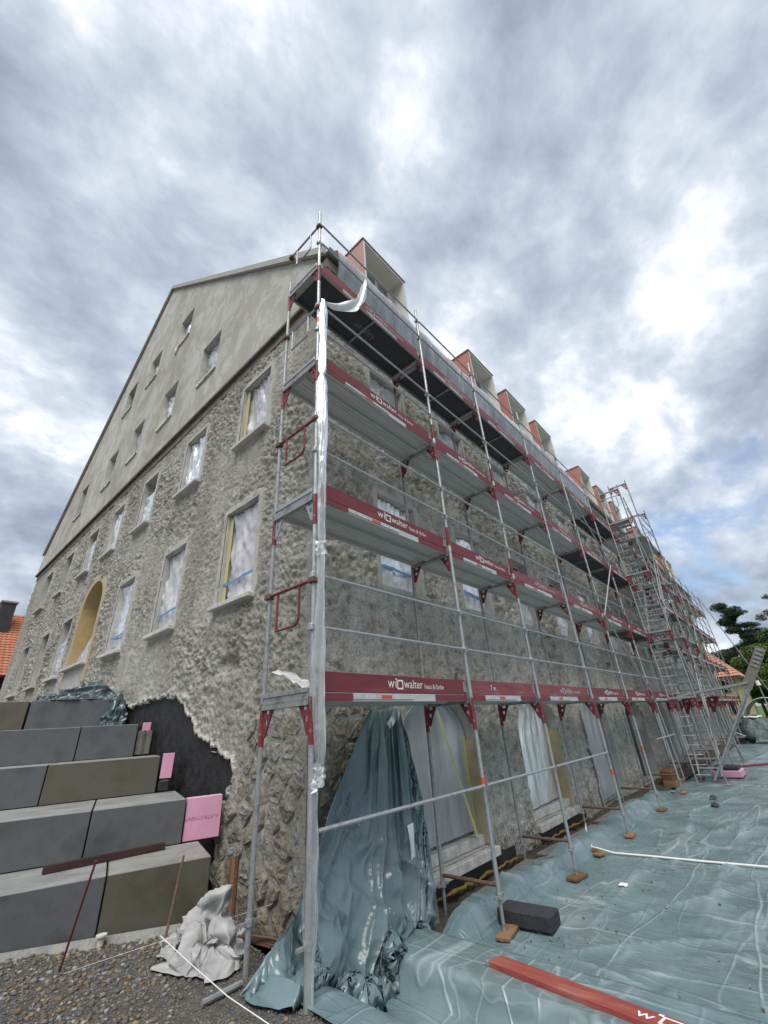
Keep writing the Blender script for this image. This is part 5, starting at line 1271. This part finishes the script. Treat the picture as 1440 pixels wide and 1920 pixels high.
# white strap
pts = [(6.95, .62, .2), (6.6, .5, .2), (6.2, .33, .14), (5.97, .22, .085), (6.0, -.1, .03), (6.03, -.6, .035), (6.08, -1.2, .03), (6.12, -2.0, .04), (6.2, -3.2, .03), (6.3, -5, .03)]
mb = MB(); mb.path(pts, .014, 6); solo('white_strap', mb, M['string'], 'white strap running across the tarp from the wall', 'strap', True)
# odds and ends on the tarp
for (x, y, a, m_, l_) in ((4.55, -.62, 20, 'white', 'small white paper scrap lying on the tarp'), (12.3, .25, 40, 'tarp', 'small green rag by the foot of a far post'), (10.6, -.9, 10, 'black', 'black glove nearer to the camera on the tarp'), (11.6, -.75, 70, 'black', 'black glove farther along on the tarp')):
    r = random.Random(int(x*10)); s = .09 if m_ == 'white' else .16
    P = [[(x+s*(a_/5-.5)*1.4+r.uniform(-.01, .01), y+s*(b_/5-.5)+r.uniform(-.01, .01), .045+(.0 if m_ == 'white' else .05*math.sin(a_*.63)*math.sin(b_*.63))+r.uniform(0, .012)) for a_ in range(6)] for b_ in range(6)]
    solo('scrap' if m_ == 'white' else 'rag' if m_ == 'tarp' else 'glove', MB().sheet(P), M[m_], l_, 'scrap' if m_ != 'black' else 'glove', True)
# far: plywood heap, pink tray, red tube
mb = MB(); mb.box((13.3, .30, .42), (14.6, .62, .62), .01, Matrix.Rotation(R(2), 4, 'Y')); solo('plywood_board', mb, M['plank'], 'pale plywood board resting on debris by the wall', 'board')
mb = MB(); mb.box((13.4, .34, .06), (14.5, .66, .415), .03); solo('debris_crate', mb, M['wood'], 'brown crate of debris under the pale plywood board', 'crate')
tr = MB(); tr.box((15.5, -1.05, .03), (16.4, -.30, .21), .02); PT = solo('pink_tray', tr, M['xps'], 'pink insulation slab at the foot of the stair tower', 'insulation')
mb = MB(); mb.box((15.56, -1.0, .215), (16.34, -.35, .30), .02); solo('black_slab', mb, M['black'], 'black foam slab on the pink insulation by the stair tower', 'foam slab')
mb = MB(); mb.tube((18.4, -.6, .05), (19.6, -1.6, .05), .03, 8); solo('red_tube', mb, M['red'], 'red tube lying on the tarp beyond the stair tower', 'tube')

# ================================================================= LEFT FOREGROUND
mb = MB(); mb.tube((-.985, 1.73, .36), (-1.0, 1.32, 1.22), .0085, 8); mb.tube((-.987, 1.64, .54), (-.985, 1.735, .36), .010, 8)
solo('red_stake', mb, M['redrod'], 'red sprayed steel stake leaning in front of the lowest step', 'stake')
mb = MB(); mb.tube((-.335, 1.46, .36), (-.17, 1.60, 1.06), .011, 8); solo('rusty_stake', mb, M['rust'], 'rusty brown steel stake in front of the brown granite block', 'stake')
mb = MB(); mb.path([(-.40, 1.36, .62), (-.36, .95, .54), (-.31, .45, .45), (-.26, -.1, .40), (-.2, -.7, .36)], .0032, 5); solo('taut_string', mb, M['string'], 'white builder string crossing in front of the white cloth', 'string')
mb = MB(); mb.path([(-.95, 1.46, .52), (-1.0, 1.1, .44), (-1.05, .6, .38)], .0028, 5); solo('loose_string', mb, M['string'], 'thin white string on the gravel beside the red stake', 'string')
mb = MB(); mb.tube((-.99, 1.55, .55), (.55, 1.20, .60), .0012, 4); solo('thin_line', mb, M['string'], 'hair-thin setting-out line stretched level above the gravel', 'line')
mb = MB(); c = Vector((-.66, 1.86, .515)); mb.tube(c, c+Vector((0, 0, .012)), .042, 12); mb.tube(c+Vector((0, 0, .0125)), c+Vector((0, 0, .088)), .026, 12, .026); mb.tube(c+Vector((0, 0, .0885)), c+Vector((0, 0, .10)), .042, 12)
solo('string_spool', mb, M['cream'], 'small cream spool standing at the foot of the steps', 'spool')
mb = MB(); mb.tube((.40, 1.66, .42), (.47, 1.78, .90), .045, 9, .05); mb.v = [(p[0]+.006*math.sin(p[2]*40), p[1], p[2]) for p in mb.v]; solo('wooden_post', mb, M['wood'], 'short reddish wooden post leaning against the wall behind the white cloth', 'post')
for k in range(5):
    mb = MB(); mb.path([(.10+.02*k, 1.22-.03*k, .46+.012*k), (.25+.015*k, 1.02-.05*k, .455+.01*k), (.30+.02*k, .85-.05*k, .44+.012*(k % 3))], .011, 6); solo('brown_stick', mb, M['rust'], 'brown stick among the bundle between white cloth and corner post', 'stick', True, 'bundle of sticks')
mb = MB(); mb.tube((-.40, .62, .41), (-.10, .62, .41), .02, 8); solo('grey_pipe', mb, M['galv_d'], 'short grey pipe poking out from under the hanging tarp', 'pipe')
mb = MB(); r = random.Random(4); mb.sheet([[(.0+.04*a+r.uniform(-.012, .012), .12+.05*b, LZ[0]+.03+.05*r.random()+.02*b) for a in range(5)] for b in range(11)]); solo('film_scrap', mb, M['film'], 'crumpled white film scrap on the lowest scaffold deck at the corner', 'film', True)

# gravel stones
ico = bmesh.new(); bmesh.ops.create_icosphere(ico, subdivisions=1, radius=1); IV = np.array([v.co[:] for v in ico.verts]); IF = np.array([[v.index for v in f.verts] for f in ico.faces]); ico.free()
def pebbles(n, xr, yr, r0, r1, seed, dens):
    g = np.random.default_rng(seed); x = g.uniform(*xr, n*3); y = g.uniform(*yr, n*3); k = g.random(n*3) < dens(x, y); x, y = x[k][:n], y[k][:n]; n = len(x)
    rad = r0*(r1/r0)**(g.random(n)**2.2); sc = np.stack([rad*g.uniform(.8, 1.35, n), rad*g.uniform(.8, 1.3, n), rad*g.uniform(.45, .8, n)], -1)
    a = g.uniform(0, 6.28, n); V = IV[None]*sc[:, None]*(1+.12*g.standard_normal((n, len(IV), 1)))
    Xr = V[..., 0]*np.cos(a)[:, None]-V[..., 1]*np.sin(a)[:, None]; Yr = V[..., 0]*np.sin(a)[:, None]+V[..., 1]*np.cos(a)[:, None]
    P = np.stack([Xr+x[:, None], Yr+y[:, None], V[..., 2]+(ground_h(x, y)-.02+rad*.25)[:, None]], -1)
    F = IF[None]+(np.arange(n)*len(IV))[:, None, None]
    return P.reshape(-1, 3), F.reshape(-1, 3), np.repeat(g.choice(5, n, p=[.34, .26, .18, .12, .10]), len(IF))
PM = [pmat('pebble_a', (.085, .08, .072), (.12, .115, .105), 40, .8), pmat('pebble_b', (.14, .13, .115), (.19, .18, .16), 40, .8), pmat('pebble_c', (.115, .085, .05), (.17, .13, .08), 40, .8), pmat('pebble_d', (.24, .235, .22), (.31, .30, .285), 40, .8), pmat('pebble_e', (.20, .14, .075), (.26, .19, .11), 40, .8)]
coarse = lambda x, y: .12+.88*sstep(.75, 1.25, y-.6*x*0+(-x)*.75-.25+.2*fbm(x*2, y*2, 650))
P, F, mi = pebbles(7500, (-2.4, .7), (-.3, 2.15), .006, .024, 1, coarse); stuff(tag(npmesh('coarse_gravel', P, F, PM, mi, True), 'coarse mixed pebbles in front of the steps', 'gravel'))
P, F, mi = pebbles(15000, (-1.7, .75), (-.3, 1.9), .005, .011, 2, lambda x, y: 1.0+0*x); mi = np.where(mi > 2, 1, 0); stuff(tag(npmesh('fine_gravel', P, F, PM, mi, True), 'fine dark grit spread beside the corner post', 'gravel'))

cg = np.random.default_rng(12); nC_ = 420; cx_ = 1.9+9*cg.random(nC_)**1.7; cy_ = cg.uniform(-3.2, .1, nC_); keepc = (np.abs(cy_) < .9) | (cg.random(nC_) < .35); cx_, cy_ = cx_[keepc], cy_[keepc]
rc_ = cg.uniform(.004, .013, len(cx_)); Vc = IV[None]*(rc_[:, None, None]*cg.uniform(.6, 1.3, (len(cx_), 1, 3)))*(1+.15*cg.standard_normal((len(cx_), len(IV), 1)))+np.stack([cx_, cy_, .022+rc_*.4], -1)[:, None]
stuff(tag(npmesh('mortar_crumbs', Vc.reshape(-1, 3), (IF[None]+(np.arange(len(cx_))*len(IV))[:, None, None]).reshape(-1, 3), PM, np.repeat(cg.choice(5, len(cx_)), len(IF)), True), 'small mortar crumbs scattered over the ground tarp', 'crumbs'))

# ================================================================= BACKGROUND
gs = MB(); gs.add([(34, -200, .012), (400, -200, .012), (400, 60, .012), (34, 60, .012)], [(0, 1, 2, 3)]); struct(build('grass', gs, M['grass']))
def leaves(n, blobs, size, seed):
    g = np.random.default_rng(seed); bl = np.array(blobs, float); w = (bl[:, 3]*bl[:, 4]*bl[:, 5])**.67; k = g.choice(len(bl), n, p=w/w.sum())
    d = g.standard_normal((n, 3)); d /= np.linalg.norm(d, axis=1)[:, None]; rr = g.random(n)**.45
    c = bl[k, :3]+d*rr[:, None]*bl[k, 3:6]; a = g.standard_normal((n, 3)); a /= np.linalg.norm(a, axis=1)[:, None]; b = np.cross(a, g.standard_normal((n, 3))); b /= np.linalg.norm(b, axis=1)[:, None]
    s = size*g.uniform(.6, 1.4, n)[:, None]; P = np.stack([c-a*s-b*s*.5, c+a*s-b*s*.5, c+a*s+b*s*.5, c-a*s+b*s*.5], 1)
    return P.reshape(-1, 3), np.arange(n*4).reshape(n, 4)
def tree(name, label, base, h, blobs, trunk, limbs, mat, n, size, seed, group=None):
    t = thing(name, label, 'tree', base, group); B = Vector(base)
    mb = MB(); mb.path([B+Vector(p) for p in trunk], [max(.03, h*.022*(1-.8*i/(len(trunk)-1))) for i in range(len(trunk))], 8)
    for l in limbs: mb.path([B+Vector(p) for p in l], [h*.008, h*.005, h*.002][:len(l)], 5)
    build('trunk', mb, M['bark'], t, True)
    P, F = leaves(n, blobs, size, seed); npmesh('crown', P, F, M[mat], None, False, t)
    return t
# flat-layered pine
pb = []; pl = []; g = random.Random(8); H = 14.5
tk = [(0, -.9, 0), (0, -.6, 3), (0, -.2, 6), (0, .2, 9), (0, .75, 12), (0, 1.2, 14)]
def tky(z): return np.interp(z, [p[2] for p in tk], [p[1] for p in tk])
for k in range(26):
    z = 4.0+9.9*(k/25)+g.uniform(-.5, .5); y = float(tky(min(z, 14))); wd = 3.8*(1-.8*(k/25)**1.2)*g.uniform(.3, 1.15); s = 1 if g.random() < .38 else -1; dx = g.uniform(-1.5, 1.5)
    for j in range(3):
        q = (j+1)/3; pb.append((dx*q, y+s*wd*q*.95+g.uniform(-.3, .3), z-.10*wd*q+g.uniform(-.35, .35), .9, g.uniform(.45, 1.1), g.uniform(.2, .6)))
    pl.append([(0, y, z-.4), (dx*.5, y+s*wd*.5, z-.1), (dx, y+s*wd, z-.1)])
pb += [(0, 1.25, 14.1, .8, .8, .35), (0, .9, 13.5, .9, 1.0, .3)]
tree('pine_tree', 'tall leaning pine with flat layered branches behind the far end', (72, -.9, 0), H, pb, tk, pl, 'pine', 70000, .050, 3)
def round_tree(name, label, base, h, rad, mat, n, size, seed, group=None, sparse=False):
    r = random.Random(seed); bl = []; lm = []
    for k in range(30):
        a = r.uniform(0, 6.28); q = r.random()**.6; z = h*(.28+.66*r.random()); prof = math.sin(math.pi*min(1, max(.08, (z/h-.15)/.9)))**.7; R_ = rad*q*prof
        s = rad*r.uniform(.2, .36)*(.55 if sparse else 1); p = (R_*math.cos(a), R_*math.sin(a), z); bl.append((*p, s, s, s*.75))
        if k % 2 == 0: lm.append([(0, 0, z*.6), (p[0]*.5, p[1]*.5, z*.85), p])
    return tree(name, label, base, h, bl, [(0, 0, 0), (.1, .05, h*.3), (-.05, .1, h*.6), (0, 0, h*.9)], lm, mat, n, size, seed, group)
TG = 'trees beyond the far end'
round_tree('maple_tree', 'bright green leafy tree right of the tiled house roof', (62, -2.0, 0), 7.6, 3.4, 'leafm', 50000, .075, 21, TG)
round_tree('broadleaf_tree', 'mid green tree rising behind the leafy one at the right edge', (68, -4.8, 0), 10.0, 3.8, 'leafm', 24000, .12, 22, TG)
round_tree('dark_tree', 'dark tree directly below the leaning pine', (80, .8, 0), 9.8, 4.4, 'leafd', 45000, .10, 23, TG)
round_tree('dark_tree', 'dark tree left of the leaning pine, half behind the house', (84, 5.0, 0), 9.0, 4.2, 'leafd', 18000, .13, 24, TG)
round_tree('dark_tree', 'dark tree at the right edge behind the leafy trees', (86, -4.5, 0), 12.0, 5.0, 'leafd', 45000, .11, 25, TG)
round_tree('birch_tree', 'thin grey-green birch crown at the right edge of the picture', (46, -4.9, 0), 10.6, 2.6, 'leafb', 6000, .055, 26, TG, True)
for k, (x, y) in enumerate(((75, -11), (62, -14), (84, -18), (90, 12))): round_tree('far_tree', ['dark tree beyond the birch', 'leafy tree further right of the birch', 'dark tree far right', 'dark tree hidden behind the tiled house'][k], (x, y, 0), 8.5, 3.6, 'leafd' if k % 2 == 0 else 'leafm', 7000, .15, 30+k, TG)
round_tree('left_tree', 'bare-looking twig tips of a tree at the left edge', (-4.2, 26, 0), 9.4, 3.6, 'leafb', 2500, .06, 41, None, True)
hb = [(40+1.1*math.sin(k*2.1), -4.6+.62*k, .55+.15*math.sin(k*1.7), .8, .6, .55) for k in range(9)]
P, F = leaves(9000, hb, .07, 51); tag(npmesh('hedge', P, F, M['leafm'], None, False), 'low green hedge behind the covered cart', 'hedge')

def tiles(name, p0, ex, ey, nu, nv, parent, mat):
    """pantile rows: p0 eave corner, ex along the eave, ey up the slope"""
    p0, ex, ey = Vector(p0), Vector(ex), Vector(ey); nrm = ex.cross(ey).normalized(); mb = MB(); k = 4
    for j in range(nv):
        for lift, f0, f1 in ((1, j/nv, (j+1.12)/nv),):
            rowa = []; rowb = []
            for i in range(nu*k+1):
                t = i/(nu*k); w_ = .035*abs(math.sin(math.pi*i/k)); rowa.append(p0+ex*t+ey*f0+nrm*(.06+w_)); rowb.append(p0+ex*t+ey*min(1, f1)+nrm*(.015+w_))
            mb.sheet([rowa, rowb]); mb.sheet([[p-nrm*.05 for p in rowa], rowa])
    return stuff(build(name, mb, mat, parent))
# tiled house beyond the far end
M['tile1'] = pmat('pale_red_tile', (.44, .20, .13), (.56, .29, .20), 2.5, .85); M['tile2'] = pmat('orange_tile', (.36, .13, .07), (.46, .19, .11), 2.0, .85)
H1 = thing('tiled_house', 'cream house with pale red hipped tile roof beyond the far end', 'house', (50, 4.6, 0))
mb = MB(); mb.box((50.5, .6, 0), (62, 9.0, 4.35)); wl1 = build('wall', mb, pmat('cream_wall', (.50, .42, .28), (.56, .48, .33), 2, .9), H1)
x0, x1, ya, yb, ze, zr = 49.9, 62.6, -.05, 9.6, 4.3, 9.9; ym = (ya+yb)/2; hx_ = (yb-ya)/2
mb = MB(); mb.add([(x0, ya, ze), (x1, ya, ze), (x1, yb, ze), (x0, yb, ze), (x0+hx_, ym, zr), (x1-hx_, ym, zr)], [(0, 1, 5, 4), (1, 2, 5), (2, 3, 4, 5), (3, 0, 4), (0, 3, 2, 1)]); rf = build('roof', mb, M['tile1'], H1)
mb = MB(); nr = 24; nrm = Vector((-(zr-ze), 0, hx_)).normalized()
for j in range(nr):
    f0, f1 = j/nr, min(1, (j+1.1)/nr); rows = [[], []]
    n_ = 44
    for q, (f_, lf) in enumerate(((f0, .10), (f1, .04))):
        a = Vector((x0, yb, ze)).lerp(Vector((x0+hx_, ym, zr)), f_); b = Vector((x0, ya, ze)).lerp(Vector((x0+hx_, ym, zr)), f_)
        for i in range(n_*3+1): yy = yb+(ya-yb)*i/(n_*3); yy = max(min(yy, a.y), b.y); rows[q].append(Vector((a.x, yy, a.z))+nrm*(lf+.05*abs(math.sin(math.pi*i/3+.5))))
    mb.sheet(rows)
stuff(build('tile_rows', mb, M['tile1'], rf))
mb = MB(); mb.box((x0-.05, ya-.05, ze-.16), (x0+.1, yb+.05, ze-.02)); build('gutter', mb, M['rust'], H1)
for y, z in ((1.3, 1.2), (3.4, 1.2), (1.3, 3.0), (3.4, 3.0)):
    mb = MB(); mb.box((50.44, y, z), (50.497, y+.9, z+1.05)); wd = build('window', mb, M['wood'], H1); mb = MB(); mb.box((50.42, y+.08, z+.08), (50.438, y+.82, z+.97)); build('pane', mb, M['pane'], wd)
# orange-roofed house behind the left corner
H2 = thing('orange_roof_house', 'house with orange tile roof and dark chimney behind the left corner', 'house', (-2, 36, 0))
mb = MB(); mb.box((-14, 32.2, 0), (9, 40, 6.35)); build('wall', mb, pmat('dark_timber', (.03, .028, .026), (.06, .055, .05), 3, .8), H2)
mb = MB(); mb.poly([(-14.5, 31.4, 6.15), (-14.5, 36.1, 10.75), (-14.5, 40.8, 6.15)], (24, 0, 0)); rf = build('roof', mb, M['tile2'], H2)
tiles('tile_rows', (-8, 31.4, 6.17), (17.5, 0, 0), (0, 4.7, 4.6), 70, 24, rf, M['tile2'])
mb = MB(); mb.box((1.15, 34.4, 9.0), (1.95, 35.3, 11.15), .03); ch = build('chimney', mb, M['ply'], rf); mb = MB(); mb.box((1.08, 34.33, 11.153), (2.02, 35.37, 11.32), .04); build('chimney_cap', mb, M['galv_d'], rf)
# covered cart
KC = thing('covered_cart', 'cart hidden under a dark green tarp at the right edge', 'cart', (31.2, -1.0, 0))
na, nb = 40, 16; P = []
for j in range(nb+1):
    t = j/nb; row = []
    for i in range(na+1):
        a = 2*math.pi*i/na; rr = (1-.80*t**1.5)*(1+.10*math.sin(a*5+t*3)+.05*math.sin(a*11-t*5)); row.append((31.2+.75*rr*math.cos(a), -1.0+1.25*rr*math.sin(a)+.2*t, .22+1.2*t+.10*math.sin(a*3)*(1-t)))
    P.append(row)
mb = MB(); mb.sheet(P); build('cover', mb, pmat('dark_cover', (.03, .05, .05), (.07, .10, .105), 3, .5, bump=.6, bscale=6, bdist=.1), KC, True)
mb = MB(); mb.path([(31.2+.3*math.cos(a*.4), -.82+.38*math.sin(a*.4), 1.30+.03*math.sin(a*2)) for a in range(17)], .05, 6); build('rope', mb, M['string'], KC, True)
for y in (-.35, .05):
    mb = MB(); mb.tube((30.75, y, .24), (30.9, y, .24), .23, 14); build('wheel', mb, M['rubber'], KC)
mb = MB(); mb.tube((30.6, .25, .6), (30.6, -.7, .15), .03, 6); mb.tube((30.6, .25, .6), (31.4, .25, .6), .03, 6); mb.box((30.7, -1.9, .30), (31.7, .2, .42)); build('chassis', mb, M['galv_d'], KC)
# polytunnel and lamp
PT_ = thing('polytunnel', 'small pale green hooped polytunnel behind the covered cart', 'polytunnel', (43, -1.1, 0))
P = [[(42+1.2*j, -1.1+1.75*math.cos(math.pi*i/18), 2.3*math.sin(math.pi*i/18)) for i in range(19)] for j in range(5)]; mb = MB(); mb.sheet(P); build('skin', mb, pmat('tunnel_film', (.40, .47, .40), rough=.4, alpha=.75), PT_, True)
for j in range(5): mb = MB(); mb.path([(p[0], p[1], p[2]+.02) for p in P[j]], .04, 6); build('hoop', mb, M['galv'], PT_, True)
LP_ = thing('garden_lamp', 'slim lamp post with small white head in front of the trees', 'lamp', (37.5, -1.42, 0))
mb = MB(); mb.tube((37.5, -1.42, 0), (37.5, -1.42, 3.05), .04, 8); build('pole', mb, M['galv_d'], LP_); mb = MB(); mb.tube((37.5, -1.42, 3.05), (37.5, -1.42, 3.35), .14, 10, .10); build('lamp_head', mb, M['white'], LP_)
